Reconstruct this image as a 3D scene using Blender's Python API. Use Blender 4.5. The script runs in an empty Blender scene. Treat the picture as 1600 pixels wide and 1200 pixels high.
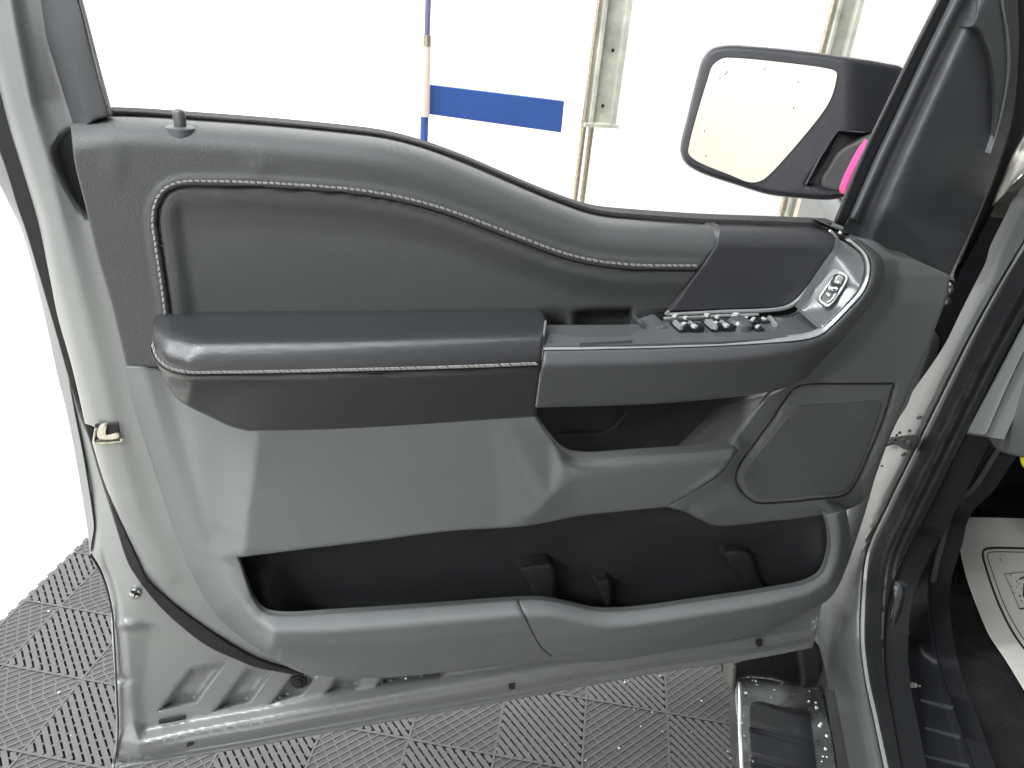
import bpy, math, random
import numpy as np
from mathutils import Vector, Matrix, geometry
random.seed(4); RNG=np.random.default_rng(7)
SC=bpy.context.scene; COL=SC.collection
# ------------------------------------------------------------------ camera
def unit(a): a=np.array(a,float); return a/np.linalg.norm(a)
FPX=1176.
_dn=unit([-220,2300,FPX])
_u=unit([4300,-190,FPX]); _u=unit(_u-_dn*np.dot(_u,_dn)); _w=np.cross(_u,_dn)
ROT=np.array([_u,_w,-_dn])                 # camera (right,down,forward) -> world
CAM=np.array([0.26953,-0.76214,1.43958])
cd=bpy.data.cameras.new('camera'); cam=bpy.data.objects.new('camera',cd); COL.objects.link(cam)
cd.sensor_width=36; cd.lens=36*FPX/1600; cd.clip_start=.02; cd.clip_end=200
M=Matrix.Identity(4)
for i in range(3):
    M[i][0]=ROT[i,0]; M[i][1]=-ROT[i,1]; M[i][2]=-ROT[i,2]; M[i][3]=CAM[i]
cam.matrix_world=M; SC.camera=cam
# ------------------------------------------------------------------ light
wd=bpy.data.worlds.new('World'); SC.world=wd; wd.use_nodes=True
bg=wd.node_tree.nodes['Background']; bg.inputs[0].default_value=(.94,.98,1,1); bg.inputs[1].default_value=.29
def area(name,loc,size,power,target,col=(1,1,1)):
    l=bpy.data.lights.new(name,'AREA'); l.shape='RECTANGLE'; l.size,l.size_y=size; l.energy=power; l.color=col
    o=bpy.data.objects.new(name,l); COL.objects.link(o); o.location=loc
    o.rotation_euler=(Vector(target)-Vector(loc)).to_track_quat('-Z','Y').to_euler(); return o
area('ceiling_and_fill_lamp',(-.9,-.35,2.9),(2.6,.1),88,(-.9,-.3,.0),(.96,.985,1))
area('ceiling_and_fill_lamp',(-1.8,-1.5,2.5),(1.4,.25),56,(-.3,0,.5),(.98,.99,.98))  # unseen fill added at front left to lift the lower door
area('ceiling_and_fill_lamp',(-1.3,2.0,3.2),(5.0,.4),250,(-1.2,3.6,2.0))
area('ceiling_and_fill_lamp',(2.2,2.3,3.1),(2.6,.3),110,(2.2,3.8,1.9))  # unseen lamp added to whiten the right part of the wall
area('ceiling_and_fill_lamp',(-2.3,.3,2.7),(.5,2.2),26,(-.4,.2,.6))
area('ceiling_and_fill_lamp',(-.8,-3.4,3.4),(5.0,.4),42,(-.8,-4.4,1.6))  # unseen lamp added to light the rear wall for the mirror
SC.view_settings.view_transform='Standard'; SC.view_settings.look='None'; SC.view_settings.exposure=0.0; SC.view_settings.gamma=1
SC.view_settings.use_curve_mapping=False
# ------------------------------------------------------------------ unprojection on real planes
class Plane:
    def __init__(s,p,n): s.p=np.array(p,float); s.n=unit(n)
    def up(s,px,py,w):
        px=np.asarray(px,float);py=np.asarray(py,float);w=np.asarray(w,float)+0*px
        r=np.stack([(px-800)/FPX,(py-600)/FPX,np.ones_like(px)],-1)@ROT.T
        t=(w-(CAM-s.p)@s.n)/(r@s.n)
        return CAM+r*t[...,None]
    def wz(s,px,py,z):                     # offset at which the ray meets height z
        r=ROT@np.array([(px-800)/FPX,(py-600)/FPX,1.]); q=CAM+r*((z-CAM[2])/r[2]); return float((q-s.p)@s.n)
DP=Plane((0,0,0),(0,-1,0))                 # door plane
TT=unit([.468,.883,0]); SS=np.array([TT[1],-TT[0],0]); HH=np.array([1.12,0,0])
BP=Plane(HH,-SS)                           # side of the truck body
def HP(z): return Plane((0,0,z),(0,0,1))
# ------------------------------------------------------------------ 2D tools (photo pixels)
def curve(pts,step=5.,closed=True):
    """Catmull-Rom through pts; a third value marks a sharp corner."""
    P=[np.array(p[:2],float) for p in pts]; S=[len(p)>2 for p in pts]; n=len(P); out=[]
    rng=range(n if closed else n-1)
    for i in rng:
        a=P[i]; b=P[(i+1)%n]
        s0=S[i] or (not closed and i==0); s1=S[(i+1)%n] or (not closed and i+1==n-1)
        p0=2*a-b if s0 else P[(i-1)%n]; p3=2*b-a if s1 else P[(i+2)%n]
        L=np.linalg.norm(b-a); k=max(1,int(math.ceil(L/step)))
        # centripetal
        def kn(x,y): return max(np.linalg.norm(x-y),1e-6)**.5
        t0=0;t1=kn(p0,a);t2=t1+kn(a,b);t3=t2+kn(b,p3)
        for j in range(k):
            t=t1+(t2-t1)*j/k
            A1=(t1-t)/(t1-t0)*p0+(t-t0)/(t1-t0)*a; A2=(t2-t)/(t2-t1)*a+(t-t1)/(t2-t1)*b; A3=(t3-t)/(t3-t2)*b+(t-t2)/(t3-t2)*p3
            B1=(t2-t)/(t2-t0)*A1+(t-t0)/(t2-t0)*A2; B2=(t3-t)/(t3-t1)*A2+(t-t1)/(t3-t1)*A3
            out.append((t2-t)/(t2-t1)*B1+(t-t1)/(t2-t1)*B2)
    if not closed: out.append(P[-1])
    return np.array(out)
def segdist(Q,L,closed=False):
    """distance of points Q to polyline L"""
    A=L if closed else L[:-1]; B=np.roll(L,-1,0) if closed else L[1:]
    best=np.full(len(Q),1e9)
    for a,b in zip(A,B):
        ab=b-a; l2=max(ab@ab,1e-9); t=np.clip(((Q-a)@ab)/l2,0,1)
        d=np.hypot(*((Q-a-t[:,None]*ab).T)); best=np.minimum(best,d)
    return best
def inside(Q,L):
    x,y=Q[:,0],Q[:,1]; r=np.zeros(len(Q),bool); n=len(L)
    for i in range(n):
        x1,y1=L[i-1]; x2,y2=L[i]
        if y1==y2: continue
        c=((y1>y)!=(y2>y))&(x<(x2-x1)*(y-y1)/(y2-y1)+x1); r^=c
    return r
def roll(d,R,A): return A*(1-np.sqrt(np.clip(1-np.clip(1-d/R,0,1)**2,0,1)))
def sstep(x): x=np.clip(x,0,1); return x*x*(3-2*x)
def cage(pts,edges=(),blur=5.,lines=()):
    """piecewise linear depth over control points and control lines, creases softened by blur (px)"""
    pts=list(pts); edges=list(edges)
    for ln in lines:
        last=None
        for a,b in zip(ln[:-1],ln[1:]):
            k=max(1,int(math.hypot(b[0]-a[0],b[1]-a[1])/11))
            for j in range(k+(b is ln[-1])):
                t=j/k; pts.append(tuple(a[i]+(b[i]-a[i])*t for i in range(3)))
                if last is not None: edges.append((last,len(pts)-1))
                last=len(pts)-1
    P=[(float(p[0]),float(p[1])) for p in pts]; W=[float(p[2]) for p in pts]
    for c in [(-3000,-3000),(5000,-3000),(5000,5000),(-3000,5000)]:
        k=min(range(len(pts)),key=lambda i:(P[i][0]-c[0])**2+(P[i][1]-c[1])**2); P.append(c); W.append(W[k])
    vo,eo,fo,ov,_,_=geometry.delaunay_2d_cdt([Vector(p) for p in P],list(edges),[],0,1e-5)
    V=np.array([[v.x,v.y] for v in vo]); WW=np.array([W[o[0]] if o else 0 for o in ov])
    tris=[(V[list(f)],WW[list(f)]) for f in fo]
    def ev(Q):
        o=np.zeros(len(Q))
        for T,w in tris:
            lo=T.min(0)-1e-6; hi=T.max(0)+1e-6
            m=np.nonzero((Q[:,0]>=lo[0])&(Q[:,0]<=hi[0])&(Q[:,1]>=lo[1])&(Q[:,1]<=hi[1]))[0]
            if not len(m): continue
            q=Q[m]; d=(T[1,1]-T[2,1])*(T[0,0]-T[2,0])+(T[2,0]-T[1,0])*(T[0,1]-T[2,1])
            if abs(d)<1e-9: continue
            a=((T[1,1]-T[2,1])*(q[:,0]-T[2,0])+(T[2,0]-T[1,0])*(q[:,1]-T[2,1]))/d
            b=((T[2,1]-T[0,1])*(q[:,0]-T[2,0])+(T[0,0]-T[2,0])*(q[:,1]-T[2,1]))/d
            c=1-a-b; k=(a>=-1e-6)&(b>=-1e-6)&(c>=-1e-6)
            o[m[k]]=a[k]*w[0]+b[k]*w[1]+c[k]*w[2]
        return o
    def f(Q):
        if blur<=0: return ev(Q)
        offs=[(0,0,1)]+[(blur*.5*math.cos(a),blur*.5*math.sin(a),1) for a in np.arange(6)*math.pi/3]+[(blur*math.cos(a),blur*math.sin(a),1) for a in np.arange(12)*math.pi/6+.2]
        s=0;ws=0
        for dx,dy,k in offs: s=s+k*ev(Q+np.array([dx,dy])); ws+=k
        return s/ws
    return f
def const(v): return lambda Q: np.full(len(Q),float(v))
# ------------------------------------------------------------------ mesh builder
class MB:
    def __init__(s): s.V=[];s.F=[];s.MI=[]
    def add(s,V,F,mi=0):
        b=len(s.V); s.V+= [tuple(map(float,v)) for v in V]; s.F+=[tuple(b+i for i in f) for f in F]; s.MI+=[mi]*len(F); return s
    def box(s,c,sz,R=None,mi=0):
        R=np.eye(3) if R is None else np.array(R)      # rows = axes
        pts=[np.array(c)+(x*sz[0]/2)*R[0]+(y*sz[1]/2)*R[1]+(z*sz[2]/2)*R[2] for x in(-1,1) for y in(-1,1) for z in(-1,1)]
        return s.add(pts,[(0,1,3,2),(4,6,7,5),(0,4,5,1),(2,3,7,6),(0,2,6,4),(1,5,7,3)],mi)
    def tube(s,path,r,n=10,mi=0,cap=True):
        P=np.array(path,float); T=np.gradient(P,axis=0); T/=np.linalg.norm(T,axis=1)[:,None]+1e-12
        rr=np.full(len(P),float(r)) if np.isscalar(r) else np.array(r,float)
        a=np.array([0,0,1.]) if abs(T[0][2])<.9 else np.array([1.,0,0]); N=unit(np.cross(T[0],a)); V=[];F=[]
        for i in range(len(P)):
            N=unit(N-T[i]*(N@T[i])); B=np.cross(T[i],N)
            for k in range(n):
                t=2*math.pi*k/n; V.append(P[i]+rr[i]*(N*math.cos(t)+B*math.sin(t)))
        for i in range(len(P)-1):
            for k in range(n): F.append((i*n+k,i*n+(k+1)%n,(i+1)*n+(k+1)%n,(i+1)*n+k))
        if cap: F.append(tuple(range(n))[::-1]); F.append(tuple((len(P)-1)*n+k for k in range(n)))
        return s.add(V,F,mi)
    def ball(s,c,r,sc=(1,1,1),n=10,mi=0):
        V=[];F=[];m=n//2
        for i in range(m+1):
            p=math.pi*i/m
            for k in range(n):
                t=2*math.pi*k/n; V.append((c[0]+r*sc[0]*math.sin(p)*math.cos(t),c[1]+r*sc[1]*math.sin(p)*math.sin(t),c[2]+r*sc[2]*math.cos(p)))
        for i in range(m):
            for k in range(n): F.append((i*n+k,(i+1)*n+k,(i+1)*n+(k+1)%n,i*n+(k+1)%n))
        return s.add(V,F,mi)
    def panel(s,outline,w,pl=DP,thick=.02,r=0,rd=0,step=9.,ostep=5.,mi=0,raw=False,back=False,sdir=None,shrink=0.,feat=()):
        """a solid sheet: photo outline, depth function w, rounded rim (r px wide, rd m deep), skirt of depth thick"""
        L=np.array(outline,float)[:,:2] if raw else curve(outline,ostep)
        # drop near-duplicates
        keep=[0]
        for i in range(1,len(L)):
            if np.hypot(*(L[i]-L[keep[-1]]))>.3: keep.append(i)
        L=L[keep]; n=len(L)
        area2=np.sum(L[:,0]*np.roll(L[:,1],-1)-np.roll(L[:,0],-1)*L[:,1])
        if area2<0: L=L[::-1].copy()
        lo=L.min(0);hi=L.max(0); G=[]
        ys=np.arange(lo[1]+step/2,hi[1],step*.866)
        for j,y in enumerate(ys):
            xs=np.arange(lo[0]+(step/2 if j%2 else 0),hi[0],step); G.append(np.stack([xs,np.full(len(xs),y)],1))
        G=np.concatenate(G) if G else np.zeros((0,2)); G=G+RNG.uniform(-.01,.01,G.shape)
        if len(G): G=G[inside(G,L)]
        if len(G): d=segdist(G,L,True); G=G[d>max(step*.45,r*1.02)]
        if r>0:
            t=np.roll(L,-1,0)-np.roll(L,1,0); t/=np.linalg.norm(t,axis=1)[:,None]+1e-9; nn=np.stack([-t[:,1],t[:,0]],1)
            for k in (.08,.25,.5,.75,1.0):
                Q=L+nn*r*k; Q=Q[inside(Q,L)]
                if len(Q): dd=segdist(Q,L,True); Q=Q[dd>r*k*.93]
                if len(Q): G=np.concatenate([G,Q])
        for fl in feat:
            fl=np.array(fl,float)[:,:2]; dd=np.concatenate([[0],np.cumsum(np.hypot(*np.diff(fl,axis=0).T))]); t=np.arange(0,dd[-1],max(3.,step*.8))
            Q=np.stack([np.interp(t,dd,fl[:,0]),np.interp(t,dd,fl[:,1])],1); Q=Q[inside(Q,L)]
            if not len(Q): continue
            Q=Q[segdist(Q,L,True)>max(1.0,r*1.02)]
            if not len(Q): continue
            G=G[segdist(G,Q)>step*.42] if len(Q)>1 else G
            G=np.concatenate([G,Q])
        A=np.concatenate([L,G]) if len(G) else L
        vo,eo,fo,ov,_,_=geometry.delaunay_2d_cdt([Vector(p) for p in A],[],[list(range(n))],1,1e-4)
        Q=np.array([[v.x,v.y] for v in vo]); W=w(Q) if callable(w) else np.full(len(Q),float(w))
        if r>0: W=W-roll(segdist(Q,L,True),r,rd)
        V=pl.up(Q[:,0],Q[:,1],W); F=[]; TH=thick(Q) if callable(thick) else np.full(len(Q),float(thick)); cen=V.mean(0); sd=-pl.n if sdir is None else unit(sdir)
        for f in fo:
            p=Q[list(f)]; a=(p[1,0]-p[0,0])*(p[2,1]-p[0,1])-(p[1,1]-p[0,1])*(p[2,0]-p[0,0])
            F.append(tuple(f) if a<0 else tuple(f)[::-1])
        # boundary loop = edges used once
        ed={}
        for f in F:
            for i in range(len(f)):
                a,b=f[i],f[(i+1)%len(f)]; ed[(a,b)]=ed.get((a,b),0)+1
        bnd=[e for e in ed if (e[1],e[0]) not in ed]
        nb={}; VV=list(V)
        for a,b in bnd:
            for q in (a,b):
                if q not in nb: nb[q]=len(VV); VV.append(V[q]+sd*TH[q]+(cen-V[q])*shrink)
            F.append((b,a,nb[a],nb[b]))
        if back:
            nxt={a:b for a,b in bnd}; st=bnd[0][0]; lp=[st]; c=nxt[st]
            while c!=st and len(lp)<len(bnd)+2: lp.append(c); c=nxt[c]
            F.append(tuple(nb[i] for i in lp[::-1]))
        return s.add(VV,F,mi)
    def strip(s,path,width,w,pl=DP,thick=.006,r=0,rd=0,mi=0,closed=False,step=6.,curved=True,back=False):
        L=curve(path,4.,closed) if curved else np.array(path,float)
        t=np.gradient(L,axis=0); t/=np.linalg.norm(t,axis=1)[:,None]+1e-9; nn=np.stack([-t[:,1],t[:,0]],1)
        wd=np.full(len(L),float(width)) if np.isscalar(width) else np.interp(np.linspace(0,1,len(L)),np.linspace(0,1,len(width)),width)
        O=np.concatenate([L+nn*wd[:,None]/2,(L-nn*wd[:,None]/2)[::-1]])
        return s.panel(O,w,pl,thick,r,rd,step,mi=mi,raw=True,back=back)
    def build(s,name,mats,parent=None,angle=38,label=None):
        me=bpy.data.meshes.new(name); me.from_pydata(s.V,[],s.F); me.validate()
        if not isinstance(mats,(list,tuple)): mats=[mats]
        for m in mats: me.materials.append(m)
        if len(me.polygons)==len(s.MI): me.polygons.foreach_set('material_index',s.MI)
        me.polygons.foreach_set('use_smooth',[True]*len(me.polygons)); me.set_sharp_from_angle(angle=math.radians(angle)); me.update()
        o=bpy.data.objects.new(name,me); COL.objects.link(o)
        if parent: adopt(o,parent)
        if label: o['label']=label
        return o
def adopt(o,parent):
    bpy.context.view_layer.update(); o.parent=parent; o.matrix_parent_inverse=parent.matrix_world.inverted()
def tag(o,label,cat=None,group=None,kind=None):
    if label: o['label']=label
    if cat: o['category']=cat
    if group: o['group']=group
    if kind: o['kind']=kind
    return o
def empty(name,loc):
    o=bpy.data.objects.new(name,None); COL.objects.link(o); o.location=loc; return o
def stitches(path,w,pl,every=9.,ln=8.,wd=4.5,hgt=.0016,slant=.35,mi=0,mb=None,shift=0):
    """individual thread stitches laid along a photo path"""
    L=curve(path,2.,False); d=np.concatenate([[0],np.cumsum(np.hypot(*np.diff(L,axis=0).T))]); n=int(d[-1]/every); mb=mb or MB()
    for k in range(n):
        c=(k+.5)*every+random.uniform(-.6,.6); x=np.interp(c,d,L[:,0]); y=np.interp(c,d,L[:,1])
        x2=np.interp(c+2,d,L[:,0]);y2=np.interp(c+2,d,L[:,1]); t=unit([x2-x,y2-y]); nn=np.array([-t[1],t[0]])
        V=[]
        W=(w(np.array([[x,y]]))[0] if callable(w) else w)
        for a,b,h in ((-.5,-.5,0),(.5,-.5,0),(.5,.5,0),(-.5,.5,0),(-.34,-.3,1),(.34,-.3,1),(.34,.3,1),(-.34,.3,1)):
            q=np.array([x,y])+t*(a*ln+b*wd*slant*2)+nn*(b*wd+shift)
            V.append(pl.up(q[0],q[1],W+h*hgt))
        mb.add(V,[(4,7,6,5),(0,4,5,1),(1,5,6,2),(2,6,7,3),(3,7,4,0)],mi)
    return mb
# ------------------------------------------------------------------ materials
def mat(name,col,rough=.5,metal=0,grain=None,bump=.0,bscale=(1,1,1),var=0.,vscale=6,spec=.5,dots=None,rvar=0,coat=0,leather=None,speck=None):
    m=bpy.data.materials.new(name); m.use_nodes=True; nt=m.node_tree; N=nt.nodes; K=nt.links
    b=N['Principled BSDF']; b.inputs['Base Color'].default_value=(*col,1); b.inputs['Roughness'].default_value=rough
    b.inputs['Metallic'].default_value=metal; b.inputs['Specular IOR Level'].default_value=spec
    if coat: b.inputs['Coat Weight'].default_value=coat; b.inputs['Coat Roughness'].default_value=.12
    tc=N.new('ShaderNodeTexCoord'); mp=N.new('ShaderNodeMapping'); mp.inputs['Scale'].default_value=bscale; K.new(tc.outputs['Object'],mp.inputs['Vector'])
    colsock=None
    if var:
        n=N.new('ShaderNodeTexNoise'); n.inputs['Scale'].default_value=vscale; n.inputs['Detail'].default_value=6; n.inputs['Roughness'].default_value=.6
        K.new(tc.outputs['Object'],n.inputs['Vector']); mx=N.new('ShaderNodeMix'); mx.data_type='RGBA'; mx.blend_type='MIX'
        mx.inputs[6].default_value=(*[c*(1-var) for c in col],1); mx.inputs[7].default_value=(*[min(1,c*(1+var)) for c in col],1)
        r=N.new('ShaderNodeMapRange'); r.inputs[1].default_value=.3; r.inputs[2].default_value=.7; K.new(n.outputs['Fac'],r.inputs[0])
        K.new(r.outputs[0],mx.inputs[0]); colsock=mx.outputs[2]
        if rvar:
            r2=N.new('ShaderNodeMapRange'); r2.inputs[1].default_value=.3; r2.inputs[2].default_value=.7
            r2.inputs[3].default_value=max(.03,rough-rvar); r2.inputs[4].default_value=min(1,rough+rvar); K.new(n.outputs['Fac'],r2.inputs[0]); K.new(r2.outputs[0],b.inputs['Roughness'])
    if speck:   # (scale, threshold, colour): dust and grit
        v=N.new('ShaderNodeTexVoronoi'); v.inputs['Scale'].default_value=speck[0]; K.new(tc.outputs['Object'],v.inputs['Vector'])
        n2=N.new('ShaderNodeTexNoise'); n2.inputs['Scale'].default_value=speck[0]*.08; K.new(tc.outputs['Object'],n2.inputs['Vector'])
        mu=N.new('ShaderNodeMath'); mu.operation='MULTIPLY'; mu.inputs[1].default_value=speck[1]*2; K.new(n2.outputs['Fac'],mu.inputs[0])
        lt=N.new('ShaderNodeMath'); lt.operation='LESS_THAN'; K.new(v.outputs['Distance'],lt.inputs[0]); K.new(mu.outputs[0],lt.inputs[1])
        w2=N.new('ShaderNodeMath'); w2.operation='GREATER_THAN'; w2.inputs[1].default_value=.62; K.new(v.outputs['Color'],w2.inputs[0])
        aa=N.new('ShaderNodeMath'); aa.operation='MULTIPLY'; K.new(lt.outputs[0],aa.inputs[0]); K.new(w2.outputs[0],aa.inputs[1])
        m2=N.new('ShaderNodeMix'); m2.data_type='RGBA'; m2.inputs[6].default_value=(*col,1); m2.inputs[7].default_value=(*speck[2],1)
        if colsock: K.new(colsock,m2.inputs[6])
        K.new(aa.outputs[0],m2.inputs[0]); colsock=m2.outputs[2]
    if colsock: K.new(colsock,b.inputs['Base Color'])
    hs=None
    if grain:
        n=N.new('ShaderNodeTexNoise'); n.inputs['Scale'].default_value=grain; n.inputs['Detail'].default_value=3; n.inputs['Roughness'].default_value=.55
        K.new(mp.outputs[0],n.inputs['Vector']); hs=n.outputs['Fac']
    if leather:
        v=N.new('ShaderNodeTexVoronoi'); v.feature='DISTANCE_TO_EDGE'; v.inputs['Scale'].default_value=leather; v.inputs['Randomness'].default_value=1
        n=N.new('ShaderNodeTexNoise'); n.inputs['Scale'].default_value=leather*.35; K.new(mp.outputs[0],n.inputs['Vector'])
        ad=N.new('ShaderNodeMixRGB'); ad.blend_type='ADD'; ad.inputs[0].default_value=.006; K.new(mp.outputs[0],ad.inputs[1]); K.new(n.outputs['Color'],ad.inputs[2]); K.new(ad.outputs[0],v.inputs['Vector'])
        mr=N.new('ShaderNodeMapRange'); mr.inputs[1].default_value=0; mr.inputs[2].default_value=.25; K.new(v.outputs['Distance'],mr.inputs[0]); hs=mr.outputs[0]
    if dots:
        v=N.new('ShaderNodeTexVoronoi'); v.inputs['Scale'].default_value=dots; v.inputs['Randomness'].default_value=0; K.new(tc.outputs['Object'],v.inputs['Vector'])
        mr=N.new('ShaderNodeMapRange'); mr.inputs[1].default_value=.2; mr.inputs[2].default_value=.35; K.new(v.outputs['Distance'],mr.inputs[0]); hs=mr.outputs[0]
    if hs is not None and bump:
        bp=N.new('ShaderNodeBump'); bp.inputs['Strength'].default_value=bump; bp.inputs['Distance'].default_value=.0008; K.new(hs,bp.inputs['Height']); K.new(bp.outputs[0],b.inputs['Normal'])
    return m
K_={}
K_['upper']=mat('charcoal_leatherette',(.078,.0815,.082),.5,leather=700,bump=.32,bscale=(1,1,.45),var=.05,spec=.45)
K_['pad']=mat('black_leatherette',(.027,.028,.031),.29,leather=720,bump=.2,bscale=(1,1,.5),var=.06,spec=.95)
K_['lower']=mat('grey_moulded_plastic',(.161,.1725,.1725),.54,grain=900,bump=.22,var=.05,vscale=4,spec=.4)
K_['lip']=K_['lower']
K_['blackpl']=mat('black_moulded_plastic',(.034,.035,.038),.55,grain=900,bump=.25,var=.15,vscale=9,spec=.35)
K_['pillar']=mat('dark_grey_plastic',(.064,.067,.073),.48,grain=1100,bump=.2,var=.06,spec=.4)
K_['pillar2']=mat('mid_grey_plastic',(.085,.09,.094),.5,grain=1100,bump=.2,var=.06,spec=.4)
K_['insert']=mat('dark_soft_plastic',(.044,.045,.050),.44,leather=750,bump=.3,bscale=(1,1,.5),spec=.45)
K_['bezel']=mat('satin_graphite_plastic',(.090,.093,.098),.34,grain=1500,bump=.08,var=.04,spec=.5)
K_['plate']=mat('satin_grey_plate',(.10,.105,.11),.26,grain=900,bump=.05,var=.05,spec=.6)
K_['chrome']=mat('satin_chrome',(.48,.485,.49),.42,.5,grain=300,bump=.05)
K_['rubber']=mat('black_rubber',(.012,.0125,.014),.5,grain=500,bump=.15,spec=.4)
K_['fuzz']=mat('flocked_seal',(.05,.05,.048),.85,grain=1500,bump=.9,var=.4,vscale=400)
K_['thread']=mat('light_grey_thread',(.36,.36,.35),.8,grain=2500,bump=.6)
K_['groove']=mat('near_black_matte',(.02,.02,.022),.7)  # near-black for seam lines, slots and specks
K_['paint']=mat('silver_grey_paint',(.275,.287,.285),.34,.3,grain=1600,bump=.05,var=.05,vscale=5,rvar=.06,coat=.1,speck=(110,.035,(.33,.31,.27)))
K_['paint2']=mat('silver_grey_paint_shaded',(.125,.134,.132),.45,.25,grain=1600,bump=.05,var=.06,vscale=5,rvar=.06,coat=.1,speck=(90,.03,(.5,.5,.46)))  # same silver paint, darker base colour paints in the shade on the body
K_['switch']=mat('gloss_black_plastic',(.02,.021,.023),.18,spec=.6)
K_['white']=mat('white_print_and_glint',(.5,.51,.51),.4)  # lock symbols and flecks, also painted switch glints
K_['mirror']=mat('mirror_silvering',(.80,.775,.69),.015,1)
K_['steel']=mat('galvanised_steel',(.5,.46,.36),.35,.9,var=.25,vscale=60,grain=400,bump=.3)
K_['wet']=mat('wet_brushed_metal',(.15,.16,.155),.28,.75,var=.45,vscale=22,rvar=.14,grain=160,bump=.25,speck=(160,.05,(.65,.65,.6)))
K_['drop']=mat('water_bead',(.75,.77,.76),.06,.3,spec=.9,coat=1)
K_['carpet']=mat('black_carpet',(.022,.022,.022),.95,grain=1400,bump=1.,var=.3,vscale=30,speck=(130,.06,(.32,.31,.28)),spec=.2)
K_['scuff']=mat('black_sill_plastic',(.020,.021,.024),.42,grain=700,bump=.3,var=.2,vscale=12,speck=(75,.03,(.4,.4,.38)),spec=.4)
K_['paper']=mat('cream_paper',(.80,.81,.75),.75,grain=60,bump=.15,var=.03,vscale=4)
K_['ink']=mat('black_ink',(.03,.03,.028),.6)
K_['pink']=mat('pink_tape',(.95,.10,.33),.5)
K_['wall']=mat('white_wall_paint',(.88,.88,.872),.6,var=.02,vscale=2)
K_['blue']=mat('blue_paint',(.022,.068,.26),.5,var=.08,vscale=8)
K_['navy']=mat('navy_paint',(.10,.10,.19),.5)
K_['cream']=mat('cream_paint',(.55,.46,.40),.5)
K_['column']=mat('weathered_column_paint',(.46,.47,.41),.55,var=.3,vscale=9,speck=(14,.07,(.16,.13,.09)))
K_['concrete']=mat('pale_concrete',(.80,.77,.72),.7,var=.16,vscale=3,grain=40,bump=.2)
K_['tile']=mat('grey_floor_tile_plastic',(.092,.092,.091),.5,var=.13,vscale=5,rvar=.1,grain=500,bump=.2,speck=(28,.05,(.45,.44,.40)))
K_['tilelo']=mat('grey_floor_tile_recess',(.072,.072,.071),.65,var=.15,vscale=6)
K_['tilehi']=mat('paler_floor_tile_ridge',(.105,.104,.102),.5,var=.15,vscale=6)  # slightly paler grey than the tile
K_['void']=mat('slot_and_hole_shade',(.02,.02,.02),.9)  # near-black sheets and patches paint the shade inside slots and holes
K_['yellow']=mat('yellow_plastic',(.75,.62,.04),.5)
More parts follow.
